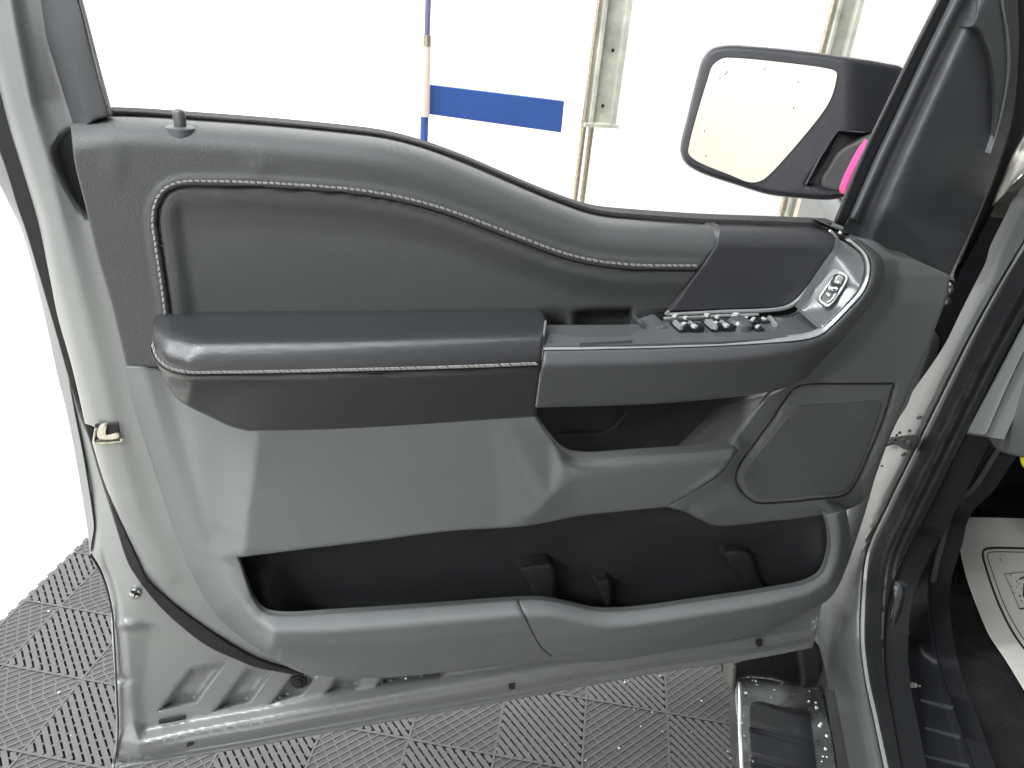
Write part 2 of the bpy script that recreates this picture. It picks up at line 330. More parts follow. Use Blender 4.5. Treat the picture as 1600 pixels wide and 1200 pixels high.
# ================================================================== SETTING
H_=.187; D1=unit([.386,.92,0]); PE=np.array([D1[1],-D1[0],0]); C0=np.array([.6213,.2479,0])
def floor():
    m=MB(); m.add([(-9,-9,-.03),(9,-9,-.03),(9,9,-.03),(-9,9,-.03)],[(0,1,2,3)])
    tag(m.build('floor',K_['concrete']),'pale concrete garage floor',kind='structure')
    m=MB(); m.add([(-14,3.1,-1),(14,3.1,-1),(14,3.1,8),(-14,3.1,8),(-14,3.3,-1),(14,3.3,-1),(14,3.3,8),(-14,3.3,8)],[(0,1,2,3),(4,7,6,5),(3,2,6,7)])
    tag(m.build('wall',K_['wall']),'white painted garage wall in the background','wall')
    m=MB(); m.box((-1,-4.45,2),(12,.1,6)); tag(m.build('wall',K_['wall']),'white painted garage wall behind the camera, seen only in the side mirror','wall')
floor()
def tiles():
    """interlocking garage tiles: quadrants of 45 degree ribs, open slots and filled bricks in turn"""
    m=MB(); nr=9; zt=.012
    def rib(a0,b0,p,q,w,z0,z1,mi):
        d=q-p; L=np.linalg.norm(d)
        if L<.004: return
        d=d/L; n=np.array([-d[1],d[0]])
        c=[(p-n*w/2),(q-n*w/2),(q+n*w/2),(p+n*w/2)]
        V=[C0+D1*(a0+x[0])+PE*(b0+x[1])+np.array([0,0,z0]) for x in c]+[C0+D1*(a0+x[0])+PE*(b0+x[1])+np.array([0,0,z1]) for x in c]
        m.add(V,[(7,6,5,4),(0,1,5,4),(1,2,6,5),(2,3,7,6),(3,0,4,7)],mi)
    for i in range(-6,7):
        rib(0,0,np.array([i*H_,-6.5*H_]),np.array([i*H_,5*H_]),.005,0,zt+.0003*(i%2),0)
    for j in range(-6,6):
        rib(0,0,np.array([-6*H_,j*H_]),np.array([6*H_,j*H_]),.005,0,zt-.0004,0)
    rib(0,0,np.array([-6*H_,-6.5*H_]),np.array([6*H_,-6.5*H_]),.008,0,zt-.0006,0)
    for k in range(64):      # open loops along the free edge
        a=(-6+k*12/64)*H_; c=np.array([a,-6.5*H_-.004]); rib(0,0,c,c+np.array([.016,0]),.012,0,zt-.002,0)
    for i in range(-6,6):
        for j in range(-7,5):
            a0,b0=i*H_,j*H_; pos=((i+j)%2==0); cut=H_*.5 if j==-7 else 0
            mid=C0+D1*(a0+H_/2)+PE*(b0+H_/2)
            if mid[1]<-1.3: continue
            base=zt-.0026 if not pos else .0015
            c=[C0+D1*(a0+x)+PE*(b0+y) for x,y in((0,cut),(H_,cut),(H_,H_),(0,H_))]
            m.add([v+np.array([0,0,base]) for v in c],[(0,3,2,1)],1 if not pos else 2)
            for k in range(1,2*nr):
                s=k*H_/nr
                if pos: p=np.array([max(0,s-H_),min(s,H_)]);q=np.array([min(s,H_),max(0,s-H_)])
                else:   p=np.array([max(0,s-H_),H_-min(s,H_)]);q=np.array([min(s,H_),H_-max(0,s-H_)])
                if cut:
                    if max(p[1],q[1])<=cut: continue
                    if p[1]<cut: t=(cut-p[1])/(q[1]-p[1]); p=p+(q-p)*t
                    if q[1]<cut: t=(cut-q[1])/(p[1]-q[1]); q=q+(p-q)*t
                L=np.linalg.norm(q-p); d=(q-p)/max(L,1e-6)
                if pos:
                    rib(a0,b0,p+d*.004,q-d*.004,.0105,0,zt-.0008,0)
                    nrm=np.array([d[1],-d[0]]); nb=int(L/.024)
                    for b in range(nb):
                        c_=p+d*((b+.5)*L/max(nb,1)); rib(a0,b0,c_,c_+nrm*.0147,.005,.004,zt-.0026,0)
                else:
                    rib(a0,b0,p,q,.0034,.006,zt-.0009,3); nrm=np.array([-d[1],d[0]]); nb=int(L/.024)
                    for b in range(nb):
                        c_=p+d*((b+.3+.5*(k%2))*.024); e=c_+nrm*.0147
                        if all(0<v<H_ for v in e) and c_[1]>cut and e[1]>cut: rib(a0,b0,c_,e,.003,.006,zt-.0012,3)
    o=m.build('tile_flooring',[K_['tile'],K_['tilelo'],K_['void'],K_['tilehi']],angle=30)
    tag(o,'grey interlocking ribbed plastic tiles laid on the floor','floor tiles',kind='structure')
tiles()
def prism(mb,c,w,d,z0,z1,mi=0): mb.box((c[0],c[1],(z0+z1)/2),(w,d,z1-z0),mi=mi)
def background():
    # blue and white post with the blue rail of the photo backdrop
    def atY(px,py,Y): return Plane((0,Y,0),(0,-1,0)).up(px,py,0.)
    Y=2.6; t=atY(669,0,Y); b=atY(661,222,Y)
    r=empty('slim_post',(t[0],Y,0)); tag(r,'slim standing post painted navy, cream and blue, left of the rusty column','post')
    zs=[3.2,atY(668,55,Y)[2],atY(667,72,Y)[2],atY(664,182,Y)[2],0]
    for k,(nm,mt) in enumerate((('upper_tube',K_['navy']),('coupling',K_['steel']),('middle_tube',K_['cream']),('lower_tube',K_['blue']))):
        m=MB(); w=.012 if k==0 else .017
        if k==1: w=.018
        m.tube([(t[0],Y,zs[k+1]),(t[0],Y,zs[k])],[w if k!=2 else .021,w],14); m.build(nm,mt,r)
    a=atY(672,134,Y); c=atY(885,160,Y); a2=atY(671,180,Y); c2=atY(880,209,Y)
    m=MB(); hz=.042; V=[]
    for p in (a2,c2,c,a): V.append(p+np.array([0,.03,0]))
    for p in (a2,c2,c,a): V.append(p+np.array([0,.07,0]))
    m.add(V,[(0,1,2,3),(4,7,6,5),(0,4,5,1),(1,5,6,2),(2,6,7,3),(3,7,4,0)]); o=m.build('blue_board',K_['blue'])
    tag(o,'flat blue horizontal board fixed beside the slim post','board')
    for px in (768,): pass
    # columns with perforated angle rails
    def column(name,px0,px1,y,ylow,Y,lab):
        a=atY(px0,y,Y); b=atY(px1,y,Y); w=b[0]-a[0]; cx=(a[0]+b[0])/2; zl=atY((px0+px1)/2,ylow,Y)[2]
        r=empty(name,(cx,Y,0)); tag(r,lab,'column',group='weathered steel columns')
        m=MB(); m.box((cx+w*.10,Y+.02,(zl+3.4)/2),(w*.55,.03,3.4-zl)); m.box((cx+w*.42,Y-.005,(zl+3.33)/2),(w*.16,.06,3.33-zl))
        m.box((cx-w*.30,Y-.005,(zl+3.4)/2),(w*.1,.06,3.4-zl)); m.box((cx+w*.05,Y,zl-.008),(w*1.1,.09,.016)); m.build('channel',K_['column'],r)
        m=MB(); m.tube([(cx-w*.46,Y-.01,0),(cx-w*.46,Y-.01,3.4)],w*.085,12); m.build('conduit',K_['steel'],r)
        m=MB(); m.tube([(cx-w*.16,Y+.01,0),(cx-w*.16,Y+.01,zl-.02)],w*.09,12); m.build('foot_tube',K_['steel'],r)
        m=MB()
        for k in range(9): m.ball((cx+w*(.1+.12*math.sin(k*2.3)),Y+.003,zl+.07+k*.27+.05*math.sin(k*5.1)),.008,(1,.4,1),8)
        m.build('bolt_hole',K_['void'],r)
    column('steel_column',922,972,90,192,2.5,'weathered steel column with a thin conduit, standing between the blue board and the side mirror')
    column('steel_column',1285,1328,60,700,2.7,'weathered steel column rising behind the top of the side mirror')
    # carton added to stand in for an unidentified beige spot below the mirror
    Y=1.3
    a=atY(1284,347,Y); b=atY(1332,306,Y); m=MB(); m.box(((a[0]+b[0])/2,Y+.08,b[2]/2),(b[0]-a[0],.16,b[2]))
    o=m.build('stand_in_carton',mat('beige_card',(.50,.41,.34),.8,var=.2,vscale=15)); bv=o.modifiers.new('bevel','BEVEL'); bv.width=.012; bv.segments=3
    tag(o,'tall beige stand-in carton added on the floor below the side mirror','carton')
background()
# ================================================================== TRUCK
TR=empty('pickup_truck',tuple(HH)); tag(TR,'silver grey pickup truck with its driver door swung open over the tiled floor','pickup truck')
bpy.context.view_layer.update()
# ---- door shell
def door_shell():
    m=MB()
    Bt=[(174,1204),(300,1183),(400,1166),(500,1147),(625,1125),(800,1094),(917,1072),(1032,1051),(1145,1035),(1200,1026),(1270,1012)]
    left=[(-70,100),(-40,200),(-1,288),(30,352),(40,380),(51,420),(74,516),(90,590),(104,645),(122,740),(138,840),(142,869),(158,895),(171,937),(175,1000),(179,1062),(180,1150)]
    out=[(-70,100,1)]+left[1:]+[(174,1204,1)]+Bt[1:-1]+[(1270,1012,1),(1285,940,1),(1100,960,1),(700,1000,1),(480,1000,1),(370,940,1),(290,840,1),(210,680,1),(150,500,1),(100,300,1),(60,100,1)]
    def off(k,w,wr=None,x0=0): 
        return [(x+(x0 if i==0 else 0),y-k*(1 if x<700 else 1-.35*(x-700)/570),w if wr is None else w+(wr-w)*max(0,min(1,(x-300)/900))) for i,(x,y) in enumerate(Bt)]
    bl=cage([(-60,100,-.04),(60,100,-.02),(100,300,-.02),(150,500,-.015),(210,680,-.01),(290,840,.0),(370,940,0),(480,1000,0),(1100,960,0)],blur=4.5,lines=[
      [(x,y,w) for (x,y),w in zip(left,(-.04,-.04,-.04,-.04,-.04,-.04,-.039,-.038,-.037,-.034,-.028,-.024,-.018,-.012,-.006,-.002,.004))]+[(174,1204,.010)],
      [(-30,120,-.032),(2,240,-.032),(28,320,-.030),(58,420,-.030),(90,520,-.028),(112,600,-.027),(132,680,-.024),(148,760,-.020),(158,850,-.012),(176,900,-.006),(190,950,.003),(196,1000,.006),(202,1062,.006),(206,1110,.006),(208,1130,.008)],
      [(158,700,-.012),(172,790,-.006),(200,850,.0),(228,905,.004),(232,1000,.002),(222,1085,.002),(226,1120,.002)],
      [(225,1140,.0)]+off(60,.0,None,70)[1:], [(222,1150,.012)]+off(48,.012,.009)[1:], [(218,1162,.024)]+off(38,.022,.014)[1:], [(214,1172,.019)]+off(32,.018,.012)[1:],
      [(212,1178,.024)]+off(25,.024,.016)[1:], off(18,.012,.010), off(12,.003,.0), off(9,.003,-.002), off(5,.016,.012), off(0,.012,.008)])
    rects=[[(243,1113,1),(298,1043,1),(357,1033,1),(309,1100,1)],[(328,1115,1),(387,1042,1),(432,1044,1),(392,1100,1)],[(417,1103,1),(457,1052,1),(500,1054,1),(474,1087,1)],[(503,1087,1),(525,1056,1),(574,1056,1),(560,1076,1)],[(583,1075,1),(598,1055,1),(710,1042,1),(690,1060,1)]]
    def w(Q):
        v=bl(Q)
        for i,R in enumerate(rects):
            L=curve(R,4.); d=segdist(Q,L,True); v=v-np.where(inside(Q,L),1,0)*.016*sstep(d/10)
        v=v+.006*np.exp(-((Q[:,0]-205)**2/500+(Q[:,1]-975)**2/50))
        v=v-.006*np.exp(-((Q[:,0]-185)**2/200+(Q[:,1]-1062)**2/25))
        return v
    m.panel(out,w,DP,.02,r=2.5,rd=.002,step=4,feat=[[q[:2] for q in off(k,0,None,24)] for k in (60,)+ (54,48,43,38,32,25,21,18,12,9,7,5)]+[list(R_)+[R_[0]] for R_ in [[q[:2] for q in R] for R in rects]]+[[(sum(q[0] for q in R)/4*(1-f)+v[0]*f,sum(q[1] for q in R)/4*(1-f)+v[1]*f) for v in R+R[:1]] for R in rects for f in (.88,.76,.64)])
    face=[(-45,-60,1),(-22,60),(0,142),(15,200),(40,280),(60,348),(79,440),(90,494),(112,572),(133,662,1),(148,667,1),(144,692,1),(154,726),(168,768),(190,820),(216,880),(228,903),(262,937),(325,985),(400,1030),(470,1053,1),(540,1040,1),(420,900,1),(300,700,1),(240,500,1),(200,300,1),(190,200,1),(100,120,1),(60,-60,1)]
    fc=cage([(540,1040,0),(420,900,0),(300,700,.01),(240,500,.014),(200,300,.014),(190,200,.014)],blur=7,lines=[
      [(-50,-60,-.005),(-26,60,-.005),(-4,142,-.005),(36,280,-.005),(56,348,-.005),(75,440,-.003),(108,572,-.002),(139,690,.0),(164,768,.0),(186,820,.0),(222,900,.0),(260,940,-.002),(325,990,-.004),(400,1035,-.004),(470,1058,-.004)],
      [(-34,-60,.016),(-8,60,.016),(12,142,.016),(52,280,.016),(72,348,.016),(91,440,.015),(124,572,.013),(155,690,.012),(184,790,.010),(238,900,.008),(272,940,.006),(335,990,.003),(405,1030,.001),(470,1050,.0)],
      [(10,-60,.024),(30,60,.024),(50,160,.024),(84,300,.024),(108,400,.022),(145,540,.019),(180,680,.016),(215,800,.012),(265,900,.008)],
      [(22,-60,.014),(42,60,.014),(64,160,.012),(104,250,.016),(140,400,.018),(175,540,.016),(205,680,.013),(245,800,.009),(290,900,.006)],
      [(60,-60,.012),(75,60,.010),(100,150,.006),(130,220,.010)]])
    dip=curve([(106,200),(83,224),(79,240),(88,270),(100,296),(112,318),(140,346),(170,330),(160,200)],4.)
    def w2(Q):
        v=fc(Q); d=segdist(Q,dip,True); return v-np.where(inside(Q,dip),1,0)*.030*sstep(d/11)
    m.panel(face,w2,DP,.03,r=4,rd=.004,step=5)
    return m.build('door',K_['paint'],TR,angle=50)
DOOR=door_shell()
m=MB(); band=[(-45,60),(-14,150),(7,219),(28,283),(50,354),(69,430),(88,505),(108,576),(130,661),(142,700),(153,729),(171,784),(190,830),(208,880),(222,902),(252,938),(300,978),(350,1012),(400,1037),(440,1048),(475,1054)]
BNL=[(0,238),(16,286),(26,320),(40,360),(58,420),(86,516),(104,580),(128,660),(138,684),(152,732),(174,800),(200,880),(212,900),(240,937),(275,972),(325,1010),(375,1033),(400,1043),(440,1051),(475,1057)]
BNR=[(470,1052),(400,1029),(325,984),(262,936),(228,902),(218,880),(192,820),(170,768),(156,728),(148,700),(146,667),(135,660),(114,572),(92,494),(81,440),(62,348),(42,280),(17,200),(2,142),(-40,20)]
m.panel([(-70,60,1),(-30,160)]+BNL[:-1]+[(475,1057,1)]+[(470,1051,1)]+BNR[1:-1]+[(-40,20,1)],cage([(-48,40,-.016),(113,600,-.012),(138,690,-.010),(154,730,-.002),(172,784,.003),(186,838,.003),(228,905,.008),(252,938,.006),(400,1037,.006),(475,1054,.006)],blur=0),DP,.02,r=2,rd=.002,step=4)
m.build('door_weatherstrip',K_['rubber'],DOOR)
m=MB(); m.strip([(108,594),(116,640),(130,710),(146,810),(147,826),(143,850),(142,862)],1.3,cage([(108,594,-.0285),(146,820,-.0165),(142,862,-.021)],blur=0),DP,.004,r=0)
m.strip([(141,868),(156,893),(166,920),(175,960),(178,1000),(181,1060),(184,1150),(178,1203)],1.6,cage([(156,893,-.010),(166,920,-.004),(178,1000,.003),(184,1150,.012),(178,1203,.014)],blur=0),DP,.004)
m.build('hem_seam',K_['groove'],DOOR)
# latch
m=MB(); m.panel([(148,665,1),(184,663,1),(187,681,1),(160,684),(146,690,1)],const(.0195),DP,.004); m.build('latch_recess',K_['void'],DOOR)
m=MB(); m.panel([(88,222),(100,206),(116,204),(150,330),(138,340),(116,316),(98,288),(86,250)],const(-.010),DP,.004); m.build('corner_filler',K_['pillar'],DOOR)
m=MB(); m.strip([(150,668),(146,690),(150,694),(188,691),(190,686)],4,const(.021),DP,.006,r=1.2,rd=.001,curved=False)
m.panel([(155,666),(167,664),(166,679),(185,677),(187,684),(160,687),(152,683)],const(.0215),DP,.004,r=1.5,rd=.001); m.build('latch',mat('zinc_plated_latch',(.62,.60,.50),.3,.8,var=.2,vscale=90),DOOR)
# striker screw, plugs, slots
def disc(mb,px,py,rx,ry,w,h,pl=DP,mi=0,r=1.5,rd=.002):
    mb.panel([(px+rx*math.cos(a),py+ry*math.sin(a)) for a in np.arange(14)*math.tau/14],const(w),pl,h,r=r,rd=rd,step=3,mi=mi)
m=MB(); disc(m,211,928,10,9,.008,.006,r=3,rd=.003); m.build('screw',mat('screw_metal',(.6,.6,.58),.2,.9,grain=500,bump=.6),DOOR)
m=MB(); m.strip([(204,925),(219,932)],2.2,const(.0102),DP,.002,curved=False); m.strip([(209,935),(214,921)],2.2,const(.0102),DP,.002,curved=False); m.build('screw_slot',K_['groove'],DOOR)
m=MB(); disc(m,467,1066,13.5,10,.0,.016,r=3,rd=.003); disc(m,466,1066,8,6,.002,.004,r=3,rd=.004); m.build('rubber_plug',K_['rubber'],DOOR)
m=MB(); m.strip([(248,1130),(290,1122)],3.6,const(.0045),DP,.003,curved=False); m.build('drain_slot',K_['void'],DOOR)
for R,h in (([(291,1168,1),(294,1160),(303,1159,1),(303,1164,1)],.021),([(795,1071,1),(805,1069,1),(805,1077,1),(796,1078,1)],.020),([(1183,1003),(1191,1001),(1190,1010),(1183,1010)],.020)):
    m=MB(); m.panel(R,const(h),DP,.004); m.build('drain_hole',K_['void'],DOOR)
# window frame (latch side)
m=MB(); m.panel([(40,-60,1),(47,0),(60,60),(77,115),(95,155),(110,193,1),(135,198,1),(152,188),(172,183,1),(167,163),(150,100),(132,30),(108,-60,1)],
    cage([(40,-60,.0),(60,60,.0),(95,155,.0),(110,193,.005),(75,-60,.03),(95,60,.03),(125,150,.03),(140,190,.03),(108,-60,.04),(132,30,.04),(167,163,.034)],blur=8),DP,.012,r=4,rd=.008); m.build('window_frame',K_['pillar'],DOOR)
m=MB(); m.strip([(111,-60),(126,0),(142,60),(156,115),(168,168)],[4,4,3.5,3],const(.040),DP,.003,r=1.5,rd=.003); m.build('frame_lip',K_['pillar2'],DOOR)
# ---- upper trim
top=[(110,193),(128,190),(150,187),(172,183),(230,184),(290,188),(400,196),(500,205),(600,217),(660,232),(730,258),(800,288),(870,317),(930,337),(1000,345),(1100,352),(1200,355),(1306,359)]
TOPL=curve(top,5.,False)
def stitchpath(): return [(258,492),(251,440),(243,385),(238,345),(243,315),(258,294),(284,284),(330,283),(400,285),(500,291),(570,298),(640,311),(700,328),(760,350),(820,373),(880,395),(930,407),(980,413),(1040,415),(1094,415)]
SP=stitchpath(); SPL=curve(SP,4.,False)
def offs(L,k):
    t=np.gradient(L,axis=0); t/=np.linalg.norm(t,axis=1)[:,None]; return L+np.stack([-t[:,1],t[:,0]],1)*k
INN=np.concatenate([SPL,[(1100,415),(1050,480),(1000,560),(262,560)]])
SP2=offs(SPL,9)
def upw(Q):
    d=segdist(Q,TOPL); v=.052-roll(d,48,.046)
    v=v-.03*roll(np.clip(Q[:,0]-110-(Q[:,1]-195)*.24,0,None),10,1)*0
    ins=inside(Q,np.concatenate([SP2,[(1050,480),(1000,600),(275,600)]])); dg=segdist(Q,SP2)
    v=v-.0038*np.exp(-(dg/2.6)**2)                      # seam groove
    dd=segdist(Q,SPL); v=v+.0022*np.exp(-((dd-4)/5.)**2)*np.where(ins,0,1)
    x=np.where(ins,dg,0); v=v-.0055*sstep((x-14)/28)       # sunken field inside the bolster
    # vertical wrinkle, hollow beside the armrest and pull cup
    cup=curve([(893,483,1),(990,478,1),(985,545,1),(897,545,1)],4.); dc=segdist(Q,cup,True)
    v=v-np.where(inside(Q,cup),1,0)*.035*sstep(dc/13)
    v=v-.018*np.exp(-((Q[:,0]-868)/16)**2)*sstep((Q[:,1]-478)/45)
    v=v-.02*sstep((Q[:,0]-985)/60)*sstep((Q[:,1]-480)/40)
    v=v-.0012*np.exp(-((Q[:,0]-910-(Q[:,1]-460)*-.05)/1.6)**2)*np.exp(-((Q[:,1]-462)/14)**2)
    v=v+.0015*np.exp(-((Q[:,0]-405)/22)**2-((Q[:,1]-262)/18)**2)+.0012*np.exp(-((Q[:,0]-180)/18)**2-((Q[:,1]-258)/30)**2)
    return v
UT=MB(); UT.panel([(110,194,1),(117,255),(133,320),(152,400),(175,480),(197,571,1),(243,573,1),(300,560,1),(840,545,1),(1012,545,1),(1008,520,1),(1043,486,1),(1118,385,1),(1123,352,1)]+[(x,y) for x,y in top[::-1][2:-1]],upw,DP,.04,r=2.5,rd=.003,step=5)
UT=UT.build('door_upper_trim',K_['upper'],TR,angle=60)
adopt_path=lambda L:[tuple(p) for p in L]
m=stitches(SP,upw,DP,every=9.7,ln=8.4,wd=4.4,hgt=.0012,shift=0.); m.build('seam_stitching',K_['thread'],UT)
m=MB(); m.strip(adopt_path(offs(SPL,8.5)[::3]),1.7,lambda Q:upw(Q)+.0026,DP,.002); m.build('seam_groove',K_['groove'],UT)
# insert under the mirror
def inw(Q):
    d=segdist(Q,TOPL); return .056-roll(d,34,.048)
m=MB(); m.panel([(1124,353,1),(1200,355),(1298,359,1),(1310,371),(1311,382),(1303,395),(1276,432),(1250,463),(1232,477),(1214,481,1),(1046,487,1),(1119,385,1)],inw,DP,.03,r=2.5,rd=.003,step=6)
m.build('door_insert_panel',K_['insert'],UT)
m=MB(); m.strip([(1298,361),(1309,372),(1312,383),(1303,399),(1278,434),(1252,466),(1235,479),(1216,484),(1130,488),(1043,492)],[3.5,4.5,4.5,4.5,4,3],const(.061),DP,.003,r=1,rd=.0008)
m.strip([(1046,486),(1040,492)],3,const(.061),DP,.002,curved=False)
m.strip([(1038,498),(1080,496.5),(1130,494),(1186,492)],3.6,const(.066),DP,.002,r=1,rd=.0008); m.build('chrome_moulding',K_['chrome'],UT)
# belt seal + knob
m=MB(); m.strip([(168,176),(230,178),(290,182),(400,190),(500,199),(600,211),(660,226),(730,251),(800,281),(870,310),(930,330),(1000,338.5),(1100,345.5),(1200,349),(1306,353)],[8,6,6,6,6,6,6,6,7,8,10,10,10,10],const(-.001),DP,.02,r=2,rd=.003); m.build('window_belt_seal',K_['fuzz'],DOOR)
m=MB()
q=DP.up(282,200,.036); m.tube([q+np.array([0,0,-.008]),q+np.array([0,0,.0005]),q+np.array([0,0,.0015])],[.0125,.012,.010],20); m.build('knob_bezel',K_['pillar2'],UT)
m=MB(); q2=DP.up(279.5,173,.036); a=np.array(q); b=np.array([q[0],q[1],q2[2]]); m.tube([a,b-np.array([0,0,.002]),b+np.array([0,0,.0005]),b+np.array([0,0,.0015])],[.0052,.0052,.0042,.002],16); m.build('lock_knob',K_['bezel'],UT,angle=50)
# ---- armrest
def cz(px,py,z): return (px,py,DP.wz(px,py,z))
z1=1.148
ARc=cage([],blur=6,lines=[
 [(215,480,.05),(300,484,.05),(540,483,.05),(870,480,.05)],
 [(225,504,.066),(262,518,.094),(320,528,.110),(440,527,.110),(540,525,.109),(700,520,.108),(870,514,.105)],
 [(226,518,.075),(258,532,.104),(310,540,.1205),(440,539,.1205),(540,537,.120),(700,532,.119),(870,526,.117)],
 [(228,535,.080),(254,553,.112),(296,560,.1285),(440,559,.1285),(540,557,.128),(700,552,.127),(870,547,.126)],
 [(230,545,.082),(254,568,.114),(290,581,.130),(350,581,.1315),(540,577,.132),(870,567,.130)],
 [(232,562,.078),(260,592,.102),(300,604,.117),(440,604,.121),(540,602,.123),(870,594,.121)],
 [(234,590,.06),(284,640,.088),(362,672,.094),(400,682,.094),(575,674,.094),(870,650,.096)]])
AP=[(238,537),(247,560),(266,575),(292,581),(350,581.5),(450,580),(600,576.5),(720,573),(843,568)]
APL=curve(AP,4.,False)
def arw(Q):
    d=segdist(Q,offs(APL,5)); return ARc(Q)-.0035*np.exp(-(d/2.6)**2)
m=MB(); m.panel([(237,516),(238,503),(246,495),(262,493),(300,492),(500,488.5),(700,486),(830,485),(846,488),(853,499),(851,520),(848,545),(842,600),(838,652,1),(800,654),(680,662),(575,669),(500,674),(400,675),(362,667),(325,650),(282,627),(262,602),(247,572),(238,545)],arw,DP,.05,r=5,rd=.006,step=5)
AR=m.build('armrest',K_['pad'],TR,angle=60)
stitches(AP,lambda Q:arw(Q),DP,every=8.2,ln=7.4,wd=5.0,hgt=.0014,slant=.5).build('armrest_stitching',K_['thread'],AR)
m=MB(); m.strip(adopt_path(offs(APL,5.5)[::3]),2.,lambda Q:ARc(Q)+.0002,DP,.002); m.build('armrest_seam',K_['groove'],AR)
# ---- lower trim
LT=cage([],blur=4.5,lines=[
 [(178,560,.006),(190,600,.008),(212,680,.008),(255,800,.008),(288,890,.008),(335,965,.006),(400,1020,.004),(470,1058,.002)],
 [(222,560,.034),(236,620,.034),(262,700,.033),(300,810,.034),(325,880,.036),(360,945,.05),(398,985,.07),(415,1000,.10-.012)],
 [(245,560,.034),(262,610,.036),(285,680,.038),(310,770,.040),(332,840,.042),(341,872,.048),(366,925,.066),(402,972,.088),(425,986,.103),(520,985,.104),(600,979,.104),(700,970,.104),(810,961,.104),(865,962,.103),(905,972,.103),(950,980,.104),(1000,976,.103),(1100,961,.10),(1200,945,.097),(1262,930,.090),(1295,910,.082),(1308,880,.078),(1313,840,.074),(1308,790,.07)],
 [(369,884,.060),(385,905,.064),(398,937,.070),(413,955,.078),(440,962,.084),(520,958,.084),(600,953,.084),(700,946,.084),(810,938,.084),(850,938,.084),(885,944,.084),(930,954,.084),(980,954,.084),(1100,938,.082),(1200,923,.08),(1262,909,.076),(1283,895,.072),(1294,860,.068),(1292,820,.064),(1285,790,.06)],
 [(278,560,.036),(290,620,.050),(305,690,.052),(318,760,.050),(332,815,.051)],
 [(300,560,.05),(330,630,.066),(352,672,.072),(350,760,.066),(350,820,.064)],
 [(402,674,.098),(396,740,.095),(386,800,.092),(381,862,.088)],
 [(402,674,.098),(500,670,.096),(600,664,.094),(700,656,.093),(838,648,.094)],
 [(381,862,.088),(500,855,.093),(600,843,.096),(700,830,.098),(815,823,.098)],
 [(838,648,.094),(862,684,.094),(882,706,.092),(898,715,.090),(925,718,.088),(1000,713,.087),(1100,705,.086),(1150,699,.085)],
 [(880,725,.106),(900,733,.109),(930,733,.110),(1000,728,.109),(1100,720,.106),(1142,714,.103)],
 [(815,823,.098),(850,788,.104),(880,755,.107),(900,746,.107),(930,745,.106),(1000,742,.104),(1100,733,.101),(1130,728,.099)],
 [(815,823,.098),(870,814,.084),(905,806,.080),(960,800,.076),(1040,792,.072)],
 [(425,1010,.100),(520,1008,.100),(640,1003,.100),(800,990,.098),(900,1000,.092),(1000,1000,.090),(1100,985,.086),(1200,962,.084),(1270,938,.08)],
 [(415,1030,.03),(500,1062,.04),(560,1066,.05),(640,1062,.055),(720,1054,.055),(800,1045,.055),(870,1038,.055),(940,1040,.045),(1000,1032,.045),(1100,1014,.05),(1200,991,.055),(1266,958,.055),(1305,935,.055),(1326,892,.05),(1334,840,.048),(1326,790,.046)]])
LTH=curve([(372,871,1),(355,880),(398,950),(430,975),(600,966),(810,950),(860,950),(940,968),(1000,962),(1200,936),(1275,915),(1300,890),(1306,830),(1290,797,1),(1040,786,1)],6.)
def lthick(Q):
    t=np.full(len(Q),.045); t[inside(Q,LTH)]=.006; t[(Q[:,1]>645)&(Q[:,1]<722)&(Q[:,0]>842)]=.014; t[(Q[:,1]>785)&(Q[:,1]<875)&(Q[:,0]>370)&(Q[:,0]<1045)]=.03
    return t
SEAM=curve([(808,937),(830,985),(846,1012),(864,1027)],4.,False)
def ltw(Q):
    v=LT(Q); v=v-.003*np.exp(-(segdist(Q,SEAM)/1.4)**2)
    lip=curve([(415,962),(440,972),(600,963),(810,948),(860,948),(900,957),(940,965),(980,963),(1100,947),(1200,932),(1265,918)],5.,False)
    return v
m=MB(); m.panel([(186,572,1),(243,572,1),(300,600,1),(820,600,1),(838,650,1),(862,684),(880,704),(896,713),(925,716),(1000,711),(1100,704),(1135,700),(1148,700,1),(1152,703,1),(1127,738),(1100,757),(1040,792,1),
 (1000,796),(960,800),(905,806),(860,815),(820,822),(700,830),(600,843),(500,855),(372,871,1),(385,905),(398,937),(413,955),(440,961),(520,957),(600,952),(700,945),(810,937),(850,937),(885,943),(930,953),(980,953),(1100,937),(1200,922),(1262,909),(1283,895),(1295,860),(1294,825),(1287,803,1),
 (1322,796,1),(1329,840),(1320,892),(1300,931),(1266,953),(1200,985),(1100,1008),(1000,1026),(940,1034),(870,1031),(800,1038),(720,1048),(640,1056),(560,1060),(500,1056),(470,1051),(400,1012),(340,962),(295,887),(262,800),(237,725),(212,655),(196,605)],ltw,DP,lthick,r=4.5,rd=.005,step=5)
LO=m.build('door_lower_trim',K_['lower'],TR,angle=55)
m=MB(); m.strip(adopt_path(SEAM[::3]),1.6,lambda Q:LT(Q)+.0003-roll(segdist(Q,np.array([(800,937),(900,948),(980,954),(1100,937)],float)),5,.004),DP,.002); m.build('trim_seam',K_['groove'],LO)
